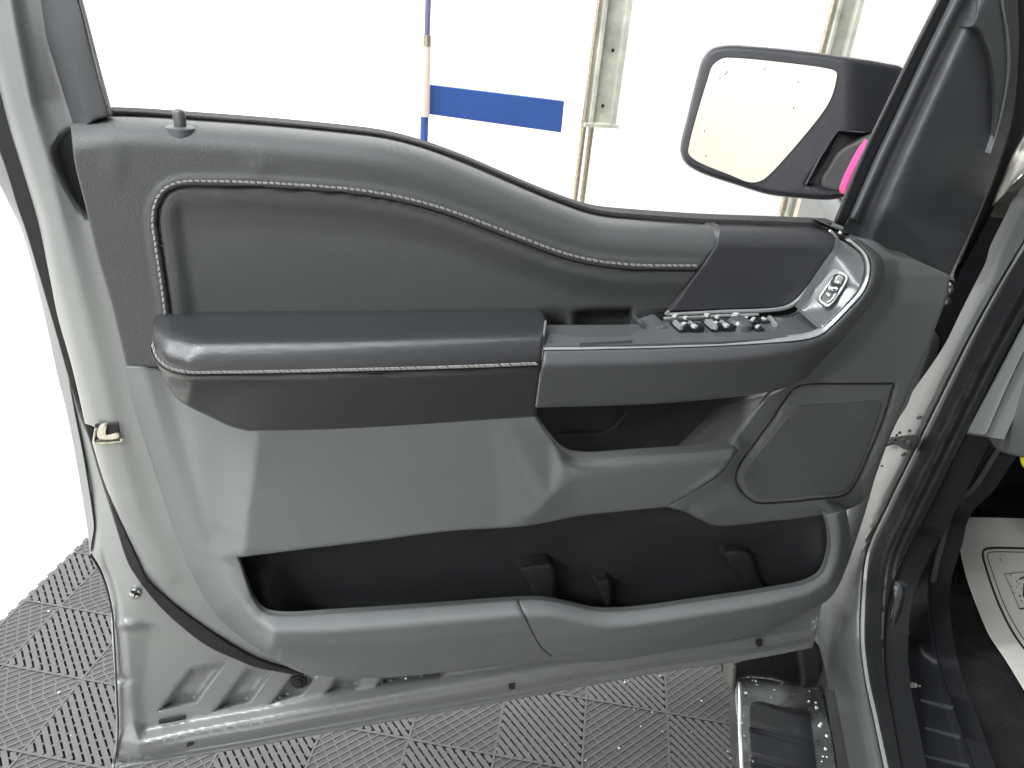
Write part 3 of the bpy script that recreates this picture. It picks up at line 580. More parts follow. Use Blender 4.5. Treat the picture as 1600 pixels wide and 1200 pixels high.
# ---- map pocket (inner, black)
PK=cage([(330,700,.0),(350,900,.0),(1330,780,.0),(1330,960,.0),(372,872,.03),(430,960,.05),(420,880,.004),(480,950,.012),(1290,800,.03),(1240,910,.02),(1295,890,.05),(900,960,.02),(800,800,.002),(1180,860,.002)],blur=14)
ribs_=[([(812,887),(825,882),(862,880),(868,890),(866,950),(845,952),(828,915)],.042,9),([(929,907),(940,904),(953,904),(956,915),(957,945),(952,960),(944,940)],.036,6),([(1129,862),(1140,858),(1170,862),(1185,895),(1205,935),(1180,940),(1155,905)],.03,9),([(1225,850),(1262,835),(1300,812),(1310,860),(1295,905),(1262,890)],.018,14)]
m=MB(); m.panel([(350,790,1),(1322,770,1),(1318,880,1),(1260,955,1),(1000,990,1),(460,1010,1),(400,975,1),(366,900,1)],PK,DP,.01,step=10)
PO=m.build('door_pocket',K_['blackpl'],LO)
for R,h,rr in ribs_:
    m=MB(); m.panel(R,const(h),DP,h+.002,r=rr,rd=.014,step=5); m.build('pocket_divider',K_['blackpl'],LO)
# ---- pull handle recess
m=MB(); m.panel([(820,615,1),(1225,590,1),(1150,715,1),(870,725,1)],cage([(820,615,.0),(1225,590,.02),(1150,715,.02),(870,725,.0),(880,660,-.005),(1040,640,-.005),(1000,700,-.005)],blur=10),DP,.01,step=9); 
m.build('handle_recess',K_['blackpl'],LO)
m=MB(); m.panel([(1040,712,1),(1072,680),(1108,641),(1125,634),(1160,625),(1203,612,1),(1133,706,1)],cage([(1040,712,.0),(1108,641,.0),(1070,705,.02),(1140,632,.022),(1203,612,.066),(1133,706,.07),(1120,700,.06),(1190,622,.058)],blur=5),DP,.01,r=4,rd=.004,step=6)
m.build('recess_side_wall',mat('grey_recess_plastic',(.10,.101,.10),.5,grain=900,bump=.2),LO)
m=MB(); m.strip([(872,681),(905,679),(935,678),(955,672),(968,660),(979,645)],2.2,const(.001),DP,.004,r=.8,rd=.001); m.build('recess_ridge',K_['pillar'],LO)
# ---- speaker panel
SPW=cage([(1484,430,.036),(1478,470,.036),(1425,600,.036),(1385,695,.034),(1366,745,.03),(1490,420,.036)],blur=4.5,lines=[
 [(1245,596,.078),(1303,545,.080),(1342,499,.078),(1372,460,.075),(1380,430,.072),(1377,405,.069),(1364,390,.064),(1335,370,.056)],
 [(1195,615,.07),(1245,596,.078)],[(1135,694,.074),(1195,615,.07)],
 [(1272,606,.052),(1325,560,.054),(1366,515,.054),(1396,472,.051),(1406,432,.047),(1400,405,.044),(1380,385,.04)],
 [(1038,793,.070),(1100,757,.075),(1128,739,.078),(1154,702,.08)],
 [(1060,800,.066),(1130,760,.064),(1150,745,.062),(1160,715,.062),(1198,665,.060),(1225,628,.056),(1245,605,.056)],
 [(1100,808,.058),(1150,785,.055),(1200,787,.046),(1290,779,.042),(1325,770,.036),(1345,745,.034)],
 [(1060,802,.050),(1095,816,.04),(1130,828,.032),(1200,820,.028),(1290,809,.024),(1322,801,.02),(1350,782,.018)]])
SOUT=[(1241,608),(1256,602),(1320,600.5),(1397,600,1),(1386,637),(1375,670),(1358,710),(1340,750),(1330,766),(1318,775),(1290,779),(1200,787),(1182,786),(1168,778),(1156,764),(1150,748),(1153,733),(1162,717),(1200,665),(1225,628)]
SO=curve(SOUT,4.)
def spw(Q):
    v=SPW(Q); d=segdist(Q,SO,True); return v-.0035*np.exp(-(d/2.6)**2)
m=MB(); m.panel([(1040,792,1),(1100,757),(1127,739),(1153,703,1),(1148,699,1),(1136,698,1),(1200,619,1),(1245,596),(1302,545),(1341,499),(1370,461),(1379,431),(1377,406),(1364,391),(1335,372,1),(1390,380,1),(1440,410,1),(1484,430,1),(1482,450),(1472,485),(1450,540),(1425,600),(1400,660),(1385,695),(1366,745),(1354,777),(1342,788),(1322,797),(1288,805),(1200,815),(1130,822),(1112,820),(1095,812),(1070,800)],spw,DP,lambda Q:np.where((Q[:,0]<1222)&(Q[:,1]<720),.004,.05),r=4,rd=.004,step=6)
SPP=m.build('speaker_surround',K_['lower'],TR,angle=55)
m=MB(); m.panel([(1250,634),(1262,632),(1320,629),(1374,626.5),(1378,630),(1376,641),(1360,690),(1345,728),(1327,762),(1316,769),(1290,773),(1200,780),(1186,779),(1174,771),(1165,760),(1160,747),(1163,735),(1175,717),(1210,675),(1235,645)],lambda Q:SPW(Q)+.0016,DP,.006,r=3,rd=.0025,step=8); m.build('speaker_grille',mat('speaker_grille_mesh',(.125,.13,.135),.5,dots=520,bump=.5,var=.04,spec=.4),SPP)
m=MB(); m.strip([tuple(p) for p in SO[::2]],1.8,lambda Q:SPW(Q)+.0002,DP,.002,closed=True); m.build('speaker_groove',K_['groove'],SPP)
# ---- switch bezel
CH=[(849,544),(1000,540.5),(1130,536.5),(1200,532.5),(1262,526),(1284,518),(1296,508),(1322,482),(1346,455),(1355,433),(1356,412),(1350,396),(1332,379),(1314,364)]
BZ=cage([],blur=4.5,lines=[
 [(835,538,.112),(1000,535,.112),(1130,531,.112),(1200,527,.111),(1258,520,.110),(1280,512,.108),(1293,502,.106),(1318,477,.102),(1340,452,.097),(1349,432,.093),(1350,413,.09),(1344,399,.086),(1328,384,.08),(1300,362,.07)],
 [(835,549,.124),(1000,546,.124),(1130,542,.124),(1200,538,.123),(1264,531,.120),(1290,522,.117),(1303,512,.115),(1329,486,.110),(1352,458,.104),(1361,434,.100),(1362,410,.096),(1355,393,.092),(1337,376,.085),(1310,356,.074)],
 [(835,572,.133),(1000,569,.133),(1130,563,.131),(1200,557,.128),(1262,547,.122),(1300,532,.117),(1325,505,.112),(1350,475,.107),(1370,445,.101),(1372,412,.097),(1362,396,.092),(1340,378,.085),(1318,362,.074)],
 [(830,630,.112),(1000,624,.112),(1100,617,.111),(1180,608,.108),(1225,598,.104),(1248,590,.10),(1300,543,.095),(1339,498,.093),(1368,461,.09),(1378,432,.087),(1376,407,.084),(1364,393,.08),(1345,378,.074)],
 [(830,645,.098),(1000,640,.098),(1100,633,.097),(1180,624,.095),(1235,612,.09),(1256,602,.086),(1308,549,.08),(1346,503,.078),(1376,464,.076),(1388,433,.072),(1385,402,.07),(1366,385,.066),(1345,370,.06)]])
m=MB(); m.panel([(850,545,1),(1000,543),(1130,539),(1200,535),(1262,529),(1286,521),(1299,510),(1325,484),(1349,456),(1358,433),(1359,411),(1352,394),(1334,377),(1316,362,1),(1328,366),(1345,376),(1366,390),(1379,405),(1382,432),(1372,461),(1343,499),(1304,545),(1248,598),(1225,607),(1180,616),(1100,625),(1000,632),(838,637,1)],BZ,DP,.06,r=4,rd=.004,step=6)
SB=m.build('switch_bezel',K_['bezel'],TR,angle=55)
m=MB(); m.strip(CH,[5,7,7,7,7,7,6.5,6.5,7,7,6.5,6,5,4],lambda Q:BZ(Q)+.002,DP,.004,r=1.2,rd=.001,step=4); m.strip([(853,502),(850,525),(848,545)],2.2,const(.112),DP,.002,curved=False); m.strip([(848,548),(843,600),(838,636)],1.6,lambda Q:BZ(Q)+.001,DP,.002,curved=False); m.build('chrome_edge',K_['chrome'],SB)
# dark well and horizontal switch plate
zp=float(DP.up(1050,534,.118)[2]); PLT=HP(zp)
m=MB(); m.panel([(1000,500,1),(1043,482,1),(1230,478,1),(1312,372,1),(1352,400,1),(1352,455,1),(1290,520,1),(990,545,1)],const(.045),DP,.01,step=14); m.build('bezel_well',K_['blackpl'],SB)
m=MB(); m.panel([(850,541,1),(1000,537.5,1),(1130,533.5,1),(1200,529,1),(1262,523,1),(1284,514,1),(1256,487,1),(1220,493,1),(1190,496,1),(1040,500,1),(1005,512,1),(985,525,1),(900,527,1),(860,520,1)],lambda Q:np.zeros(len(Q)),PLT,.008,step=9)
m.build('switch_plate',K_['plate'],SB)
PW=cage([(1284,515,.112),(1322,480,.108),(1346,452,.102),(1352,410,.094),(1310,372,.07),(1252,484,.075),(1280,440,.07),(1306,398,.066)],blur=3)
m=MB(); m.panel([(1284,514,1),(1318,481),(1341,453),(1349,432),(1350,412),(1344,397),(1327,383),(1314,376,1),(1311,392),(1300,408),(1278,440),(1250,484,1)],PW,DP,.01,r=1.5,rd=.001,step=6); m.build('lock_switch_plate',K_['plate'],SB)
m=MB(); m.strip([(1250,485),(1268,501),(1284,515)],6,lambda Q:PW(Q)+.001,DP,.004,r=2,rd=.002); m.build('plate_fold',K_['bezel'],SB)
# lock switch: chrome frame, rocker, icons
lk=[(1311,424),(1316,425),(1324,430),(1325,436),(1300,475),(1292,480),(1280,471),(1279,464),(1290,446)]
LS=MB(); LS.panel(lk,lambda Q:PW(Q)+.006,DP,.008,r=1.5,rd=.0015,step=4); LS=LS.build('lock_switch',K_['chrome'],SB)
m=MB(); m.panel([(1311,428),(1321,433),(1320,438),(1298,472),(1291,474),(1283,467),(1286,458)],lambda Q:PW(Q)+.0066+.0012*np.abs((Q[:,1]-450)/20),DP,.003,r=1.2,rd=.001,step=4); m.build('rocker',K_['switch'],SB)
def padlock(mb,cx,cy,s,opened=False,pl=DP,wf=None,rot=-.9):
    c,sn=math.cos(rot),math.sin(rot)
    T=lambda x,y:(cx+s*(x*c-y*sn),cy+s*(x*sn+y*c))
    mb.panel([T(-.6,0)+(1,),T(.6,0)+(1,),T(.6,1)+(1,),T(-.6,1)+(1,)],wf,pl,.0008)
    p=[T(-.42,0),T(-.42,-.6),T(0,-1.0),T(.42,-.6)]+([] if opened else [T(.42,0)])
    mb.strip(p,s*.26,wf,pl,.0008)
m=MB(); wf=lambda Q:PW(Q)+.0088
padlock(m,1308,440,3.3,True,wf=wf); padlock(m,1294,460,3.3,False,wf=wf); m.strip([(1301,449),(1303,450)],1.6,wf,DP,.0008,curved=False); m.strip([(1299,452.5),(1302,454)],1.2,wf,DP,.0008,curved=False); m.build('lock_symbol',K_['white'],SB)
# window switches on the plate
def onp(px,py): return PLT.up(px,py,0.)
UZ=np.array([0,0,1.]); bx=unit(onp(1150,520)-onp(1050,524)); by=np.cross(UZ,bx)
def bar(px0,py0,px1,py1,wd,h0,h1,name,mt):
    """bar lying on the plate between two photo points, wd m wide, from height h0 to h1"""
    a=onp(px0,py0); b=onp(px1,py1); d=b-a; L=np.linalg.norm(d); d=d/L; n=np.cross(UZ,d); m=MB()
    m.box((a+b)/2+UZ*(h0+h1)/2,(L,wd,h1-h0),[d,n,UZ]); return m.build(name,mt,SB)
def lever(px,py):
    c=onp(px,py); m=MB(); V=[]; ln,wd,hg=.024,.0135,.007
    prof=[(-.5,0),(-.5,.45),(-.2,.6),(.25,1.0),(.5,.9),(.5,0)]
    for s in (-1,1):
        for y,z in prof: V.append(c+bx*(s*wd/2)-by*(y*ln)+UZ*(z*hg+.0002))
    n=len(prof); m.add(V,[tuple(range(n)),tuple(range(2*n-1,n-1,-1))]+[(i,i+n,(i+1)%n+n,(i+1)%n) for i in range(n)]); m.build('window_switch',K_['switch'],SB,angle=25)
for ox in (0,49.5):
    for dx in (0,20): lever(1062+ox+dx,513-ox*.03)
    for a in ((1052,511,1063,521,.0035),(1075,512,1083,520,.003)): bar(a[0]+ox,a[1]-ox*.03,a[2]+ox,a[3]-ox*.03,a[4],.004,.0085,'switch_glint_bar',K_['chrome'])  # bright bars paint the highlights on the lever fronts
    for a in ((1050,502,1056,504),(1067,505,1072,507),(1064,515,1069,517),(1080,518,1086,521)): bar(a[0]+ox,a[1]-ox*.03,a[2]+ox,a[3]-ox*.03,.005,.006,.0088,'switch_glint',K_['white'])  # pale blocks paint the smaller glints of the switches
bar(1101+7,509,1112+5,521,.003,.004,.0084,'switch_glint_bar',K_['chrome'])
c=onp(1154,512); m=MB(); m.tube([c,c+UZ*.007,c+UZ*.010,c+UZ*.0105],[.014,.013,.010,.004],24); m.build('mirror_adjust_knob',K_['plate'],SB,angle=30)
bar(1145,504,1149,502,.006,.004,.0105,'switch_glint',K_['white'])
for a in ((1163,503,1167,498),(1173,506,1177,501),(1181,516,1184,513),(1154,510,1159,508),(1190,501,1195,504)):
    c=(a[0]+a[2])/2,(a[1]+a[3])/2; bar(c[0]-6,c[1]+1,c[0]+6,c[1],.012,.0,.003,'mirror_button',K_['switch']); bar(*a,.0035,.003,.0045,'switch_glint',K_['white'])
bar(1201,499,1211,512,.004,.0005,.0045,'switch_glint_bar',K_['chrome'])
# thin ledge in front of the pull cup, grip ramp beside it
m=MB(); m.panel([(906,530,1),(986,527,1),(986,532,1),(906,536,1)],const(.003),PLT,.003); m.build('cup_ledge',K_['bezel'],SB)
m=MB(); m.panel([(1005,505),(1012,512),(1040,507),(1046,516),(1040,527),(1020,531),(1008,524)],const(.085),DP,.03,r=6,rd=.012,step=4); m.build('grip_ramp',K_['plate'],SB)
m=MB(); m.strip([(1002,505),(1010,518),(1018,530)],2.5,const(.085),DP,.01,curved=False); m.build('ramp_edge',K_['bezel'],SB)
# ---- mirror sail trim (inner cover of the front corner of the window)
LE=np.array([(1478,-60),(1450,0),(1400,95),(1345,215),(1296,352)])
LEL=curve([(1500,-60),(1467,0),(1427,80),(1385,168),(1345,252),(1303,350)],5.,False)
MT=cage([(1500,-60,.03),(1303,350,.05),(1590,-60,.0),(1484,430,.03),(1600,60,.0),(1575,220,.0),(1515,370,.01),(1440,200,.05),(1480,100,.045),(1520,-20,.035),(1400,330,.055),(1530,120,.03),(1545,250,.015),(1460,390,.04)],blur=12)
def mtw(Q):
    d=segdist(Q,LEL); v=MT(Q)
    v=v-.016*sstep((66-d)/26)
    return v
m=MB(); m.panel([(1500,-60,1),(1467+18,0),(1446,80),(1404,168),(1364,252),(1322,350,1),(1313,361,1),(1332,369),(1352,381),(1380,391),(1400,399),(1418,415),(1430,428,1),(1484,430,1),(1512,370),(1542,300),(1570,225),(1586,150),(1592,60),(1586,-60,1)],mtw,DP,.02,r=2,rd=.002,step=5,feat=[offs(LEL,-k) for k in (40,46,53,60,66)]+[offs(LEL,k) for k in (40,46,53,60,66)])
MTO=m.build('mirror_corner_trim',K_['pillar'],TR,angle=60)
m=MB(); m.strip([(1507,-60),(1476,0),(1436,80),(1394,168),(1354,252),(1312,352)],[15,16,17,18,18,16],lambda Q:MT(Q)-.008,DP,.003,r=4,rd=.003); m.build('glass_run_seal',K_['rubber'],MTO)
m=MB(); m.strip([(1530,-60),(1497,0),(1457,80),(1415,168),(1375,252),(1333,345)],[15,15,16,16,15,13],lambda Q:MT(Q)-.001,DP,.012,r=7,rd=.008,step=4); m.build('frame_ridge',K_['pillar2'],MTO)
m=MB(); m.strip([(1498,-60),(1466.5,0),(1426,80),(1384,168),(1344,252),(1303,348)],1.5,lambda Q:MT(Q)-.0065,DP,.001); m.build('glass_edge',K_['pillar2'],MTO)
m=MB(); m.panel([(1520,-60,1),(1526,0),(1522,32),(1514,42),(1527,45),(1538,66),(1549,100),(1554,150),(1553,200),(1547,240,1),(1560,195),(1571,140),(1574,95),(1570,50),(1556,-60,1)],lambda Q:mtw(Q)+.012,DP,.03,r=4,rd=.006,step=6); m.build('pillar_flare',K_['pillar2'],MTO)
m=MB(); m.strip([(1556,-60),(1567,10),(1575,60),(1577,100),(1571,150),(1560,200),(1548,240)],[5,5,4,4,3,2,1],lambda Q:mtw(Q)+.015,DP,.03,r=1.5,rd=.003); m.build('flare_edge',mat('lighter_grey_plastic',(.2,.21,.215),.4),MTO)
m=MB(); m.panel([(1565,-60,1),(1580,40),(1583,110),(1574,190),(1553,260),(1525,330),(1500,390),(1484,430,1),(1492,440,1),(1530,370),(1560,310),(1590,240),(1620,150),(1620,-60,1)],const(-.012),DP,.03,r=10,rd=.02); m.build('front_door_seal',K_['rubber'],MTO)
# ---- side mirror
def tilt(base,x0=1190,k=.0005): return lambda Q: base+(Q[:,0]-x0)*k
MP=Plane(DP.up(1190,188,-.12),(-.50,-.84,.16)); hw=lambda Q:np.zeros(len(Q))
m=MB(); HO=[(1063,238),(1064,222),(1073,185),(1090,115),(1097,92),(1110,76),(1135,70),(1180,72),(1260,80),(1310,87),(1380,98),(1412,108),(1420,160),(1392,205),(1372,250),(1340,292),(1322,306),(1300,312),(1240,309),(1200,304),(1150,289),(1090,268),(1070,254)]
GL=[(1130,91),(1145,90.5),(1200,95),(1300,109),(1307,113),(1306,128),(1299,152),(1288,172),(1250,220),(1203,272),(1190,282),(1173,285),(1140,273),(1088,251),(1076,240),(1077,226),(1105,126),(1114,102)]
GLc=curve(GL,4.)
def housw(Q):
    v=hw(Q)
    rec=curve([(1308,203,1),(1360,207,1),(1372,250),(1318,300),(1255,290,1)],4.); v=v-np.where(inside(Q,rec),1,0)*.02*sstep(segdist(Q,rec,True)/5)
    v=v+.012*np.exp(-((segdist(Q,curve([(1307,115),(1304,150),(1290,180),(1240,240),(1200,285)],4.,False)))/12)**2)*0
    v=v-.05*sstep((Q[:,0]-1318)/100)
    return v
m.panel(HO,housw,MP,.09,r=9,rd=.014,step=4,back=True,shrink=.25)
SM=m.build('side_mirror',mat('black_mirror_shell',(.035,.036,.042),.42,grain=900,bump=.5,var=.15,vscale=25,spec=.5),TR,angle=60)
GM=GL
m=MB(); m.panel(GM,lambda Q:hw(Q)+.0015,MP,.003,step=12); m.build('mirror_glass',K_['mirror'],SM)
m=MB(); m.strip([tuple(p) for p in GLc[::2]],3.2,const(.0008),MP,.002,closed=True); m.build('glass_edge_shade',K_['rubber'],SM)  # dark strip paints the thin shade line around the glass
m=MB()
for x,y in ((1136,113),(1133,116),(1125,122),(1101,205),(1103,244),(1195,107),(1240,168),(1248,128)):
    m=MB(); q=MP.up(x,y,.002); m.ball(q,.0013,(.5,.4,1.3),6); m.build('dirt_speck',K_['groove'],SM)
m=MB(); m.panel([(1290,262),(1308,235),(1335,218),(1358,209),(1375,212),(1360,262),(1335,300),(1320,303),(1283,296),(1280,280)],const(-.010),MP,.05,r=8,rd=.015,step=5); m.build('mirror_arm',mat('rough_grey_plastic',(.06,.062,.06),.55,grain=200,bump=.4,var=.2,vscale=40),SM)
m=MB(); m.strip([(1259,288),(1282,245),(1309,204),(1330,205),(1352,207)],2.6,lambda Q:.002-.05*sstep((Q[:,0]-1318)/100),MP,.01,r=1,rd=.002,curved=False); m.build('shell_crease',K_['pillar2'],SM)
m=MB(); m.panel([(1360,220,1),(1350,233),(1337,256),(1325,281),(1319,300),(1322,305,1),(1340,275,1),(1352,250,1)],const(-.03),DP,.01,r=1,rd=.002); 
tag(m.build('pink_tape',K_['pink']),'strip of bright pink tape hanging between the side mirror and the window corner','tape')
# ---- body aperture ring
def bz(px,py,z): return BP.wz(px,py,z)
RL0=[(1625,262,.0),(1584,308,.0),(1556,366,.0),(1540,410,.0),(1500,490,.0),(1426,612,.0),(1400,662,.0),(1368,745,.0),(1352,800,.0),(1318,898,.0),(1273,958,.0),(1278,1000,.0),(1290,1050,.0),(1310,1150,.0),(1322,1215,.0)]
RL1=[(1640,290,.012),(1598,330,.012),(1568,385,.012),(1550,425,.012),(1512,502,.012),(1444,620,.012),(1412,685,.012),(1380,760,.012),(1362,810,.013),(1331,892,.018),(1316,945,.022),(1316,1000,.022),(1324,1050,.022),(1343,1110,.022),(1362,1215,.022)]
RL2=[(1650,330,.010),(1606,366,.010),(1576,415,.010),(1552,456,.010),(1516,520,.010),(1476,598,.010),(1426,700,.010),(1382,788,.010),(1352,860,.012),(1337,930,.016),(1334,1000,.016),(1342,1060,.016),(1356,1120,.016),(1376,1215,.016)]
RL3=[(1660,345,.0),(1608,382,.0),(1561,449,.0),(1481,602,.0),(1388,792,.0),(1357,862,.002),(1348,931,.006),(1346,1000,.006),(1353,1060,.006),(1366,1120,.006),(1386,1215,.006)]
RNGc=cage([],blur=6,lines=[RL0,RL1,RL2,RL3])
m=MB(); m.panel([(1625,262,1),(1600,288),(1584,308),(1572,334),(1556,366),(1546,388),(1540,410),(1526,438),(1500,490),(1478,535),(1450,578),(1426,612),(1418,632),(1400,662),(1368,745),(1362,765),(1352,800),(1335,852),(1318,898),(1298,935),(1273,958),(1278,1000),(1290,1050),(1300,1100),(1310,1150),(1320,1210,1),(1384,1210,1),(1365,1120),(1352,1060),(1345,1000),(1347,930),(1356,860),(1387,790),(1430,702),(1480,600),(1520,520),(1560,447),(1600,378),(1625,335,1)],RNGc,BP,.03,r=3,rd=.003,step=5,feat=[RL1,RL2])
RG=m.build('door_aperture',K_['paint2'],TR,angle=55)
m=MB(); m.panel([(1380,686),(1405,682),(1416,680),(1434,681),(1433,690),(1425,702),(1410,701),(1398,693),(1376,697)],const(.016),BP,.004,r=1,rd=.001); m.build('check_strap_slot',K_['void'],RG)
m=MB()
for x,y,r_ in ((1401,680,3),(1406,676,3.5),(1421,673,3.5),(1412,688,4),(1420,692,5),(1398,687,3)):
    m=MB(); q=BP.up(x,y,.018); m.ball(q,r_*.0007,(1,1,1),8); m.build('check_strap_bolt',K_['pillar'],RG)
m=MB()
for x,y in ((1435,652),(1411,710),(1378,728)): m=MB(); q=BP.up(x,y,.014); m.ball(q,.0035 if x>1400 else .002,(1,.6,1),10); m.build('pillar_bolt',K_['paint2'],RG)
m=MB(); m.strip([(1625,337),(1601,380),(1561,449),(1521,522),(1481,602),(1431,704),(1388,792),(1357,862),(1348,931),(1346,1000),(1353,1060),(1366,1120),(1385,1210)],2,lambda Q:RNGc(Q)+.004,BP,.01); m.build('pinch_flange_edge',mat('painted_edge',(.4,.42,.41),.4,.3),RG)
# hinge pocket (between fender and door): near-black panel paints in the shade
m=MB(); m.panel([(1484,425,1),(1540,300,1),(1625,120,1),(1625,420,1),(1420,760,1),(1340,830,1),(1395,640,1)],const(-.06),BP,.01,step=15); m.build('hinge_pocket',mat('hinge_gap_shade_black',(.006,.006,.007),.9,spec=.0),RG)
for (x,y) in ((1484,452),(1478,470)):
    m=MB(); q=BP.up(x,y,-.01); m.tube([q,q+TT*.05+np.array([0,0,-.004])],.008,12); m.ball(q,.010,(1,1,.8),12); m.build('door_hinge',mat('hinge_metal',(.3,.32,.33),.22,.8),RG)
# fender edge at top right
FW=cage([(1625,225,.0),(1560,330,.0),(1590,250,.012),(1575,290,.012),(1540,330,-.02),(1625,330,-.03),(1570,370,-.03)],blur=6)
m=MB(); m.panel([(1625,165,1),(1606,200),(1590,228),(1574,256),(1552,288),(1538,318),(1532,336),(1552,322),(1575,300),(1600,276),(1625,250,1)],lambda Q:FW(Q)+.015*np.sin((Q[:,0]+Q[:,1]*1.2)/16)*.5,BP,.03,r=5,rd=.01,step=5); m.build('fender_edge',mat('dusty_silver_fender',(.42,.41,.37),.3,.6,var=.4,vscale=60,speck=(200,.08,(.1,.09,.07))),RG)
# black weatherstrip around the aperture
WL=curve([(1625,345),(1601,388),(1562,455),(1522,528),(1482,608),(1433,708),(1390,796),(1360,866),(1351,933),(1349,1000),(1356,1060),(1369,1120),(1388,1210)],5.,False)
def wsw(Q):
    d=segdist(Q,WL); return .004+.004*(.5+.5*np.cos(np.clip(d,0,60)/4.6))-np.clip(d-14,0,99)*.0006
m=MB(); m.panel([(1625,338,1),(1601,382),(1561,450),(1521,524),(1482,604),(1432,706),(1389,794),(1358,864),(1349,932),(1347,1000),(1354,1060),(1367,1120),(1386,1210,1),(1412,1210,1),(1396,1120),(1386,1060),(1384,1000),(1390,940),(1402,900),(1424,850),(1452,800),(1500,700),(1545,605),(1600,500),(1625,455,1)],wsw,BP,.03,r=4,rd=.006,step=4.5,feat=[offs(WL,k) for k in (-52,-45,-37,-30,-24,-17,-10,-4,4,10,17,24,30,37,45,52)]); m.build('aperture_seal',K_['rubber'],TR,angle=60)
# inner pillar / kick panel / sill plate
m=MB(); m.panel([(1625,452,1),(1600,503),(1545,608),(1505,678,1),(1541,682,1),(1577,600),(1603,545),(1625,500,1)],const(-.02),BP,.02,r=4,rd=.006); m.build('pillar_trim',mat('light_grey_trim',(.19,.2,.195),.5,grain=900,bump=.2),TR)
m=MB(); m.panel([(1625,503,1),(1604,548),(1578,602),(1543,682,1),(1552,696),(1562,705),(1625,720,1)],cage([(1625,503,-.03),(1543,682,-.03),(1625,640,-.05),(1580,650,-.045),(1562,705,-.06),(1625,720,-.07),(1625,600,-.045)],blur=5),BP,.03,r=3,rd=.004,step=6); DB=m.build('dashboard_lower',mat('dash_grey_plastic',(.105,.112,.11),.5,grain=800,bump=.3,var=.06),TR)
m=MB(); m.panel([(1594,711),(1600,709),(1625,712,1),(1625,731,1),(1600,731),(1595,722)],const(-.07),BP,.02,r=3,rd=.005); m.build('release_handle',K_['yellow'],DB)
zs=.55
def kz(px,py,z=zs): return (px,py,bz(px,py,z))
KC=cage([(1560,600,-.03),(1505,678,-.035),(1450,800,-.03),(1402,900,-.02),(1555,690,-.07),(1510,765,-.075),(1478,810,-.08),(1468,880,-.09),(1384,1000,-.012),(1396,1120,-.012),(1412,1210,-.012),
   (1425,930,-.05),(1450,935,-.10),kz(1430,1010,.548),kz(1470,1040,.545),kz(1440,1120,.552),kz(1490,1110,.548),kz(1440,1210,.552),kz(1520,1210,.548),kz(1490,1160,.55)],blur=10)
m=MB(); m.panel([(1572,560,1),(1545,607),(1500,702),(1453,802),(1425,852),(1403,902),(1391,941),(1385,1000),(1387,1060),(1397,1120),(1414,1215,1),(1528,1215,1),(1506,1150),(1480,1075),(1462,1010),(1453,940),(1454,900),(1462,868),(1470,845),(1477,812),(1487,790),(1492,784),(1515,762),(1545,715),(1556,700,1),(1541,682,1)],KC,BP,.03,r=4,rd=.006,step=6)
SP_=m.build('sill_trim',K_['scuff'],TR,angle=55)
for a,b in (((1404,1085),(1490,1106)),((1415,1130),(1503,1152)),((1427,1177),(1520,1198))):
    m=MB(); m.strip([a,b],[3,6],const(.0),HP(.5535),.006,r=1.2,rd=.0015,step=4,curved=False); m.build('scuff_rib',K_['pillar'],SP_)
m=MB(); m.panel([(1417,1067),(1430,1067),(1431,1073),(1418,1073)],lambda Q:KC(Q)+.002,BP,.002); m.build('grit_fleck',K_['white'],SP_)
for x,y in ((1420,988),(1419,1048),(1437,1072)): m=MB(); q=BP.up(x,y,float(KC(np.array([[x,y]]))[0])+.0015); m.ball(q,.0016,(1,1,1.3),6); m.build('grit_fleck',K_['white'],SP_)
m=MB(); m.strip([(1458,792),(1448,812),(1443,828)],3,lambda Q:KC(Q)+.001,BP,.002); m.build('trim_notch',K_['void'],SP_)
m=MB(); m.panel([(1393,905),(1396,940),(1393,1000),(1400,1035),(1404,1000),(1407,960),(1412,915)],lambda Q:KC(Q)+.004,BP,.006,r=4,rd=.004); m.build('sill_bulge',mat('scuffed_black_plastic',(.06,.063,.066),.4,grain=500,bump=.5,var=.3,vscale=60),SP_)
m=MB(); m.strip([(1556,702),(1517,762),(1488,788),(1478,812),(1468,850),(1460,880),(1455,910)],[1.5,2,3,3,2.5,2.5,2.5],lambda Q:KC(Q)+.003,BP,.006,r=.8,rd=.001); m.build('trim_lip',K_['pillar'],SP_)
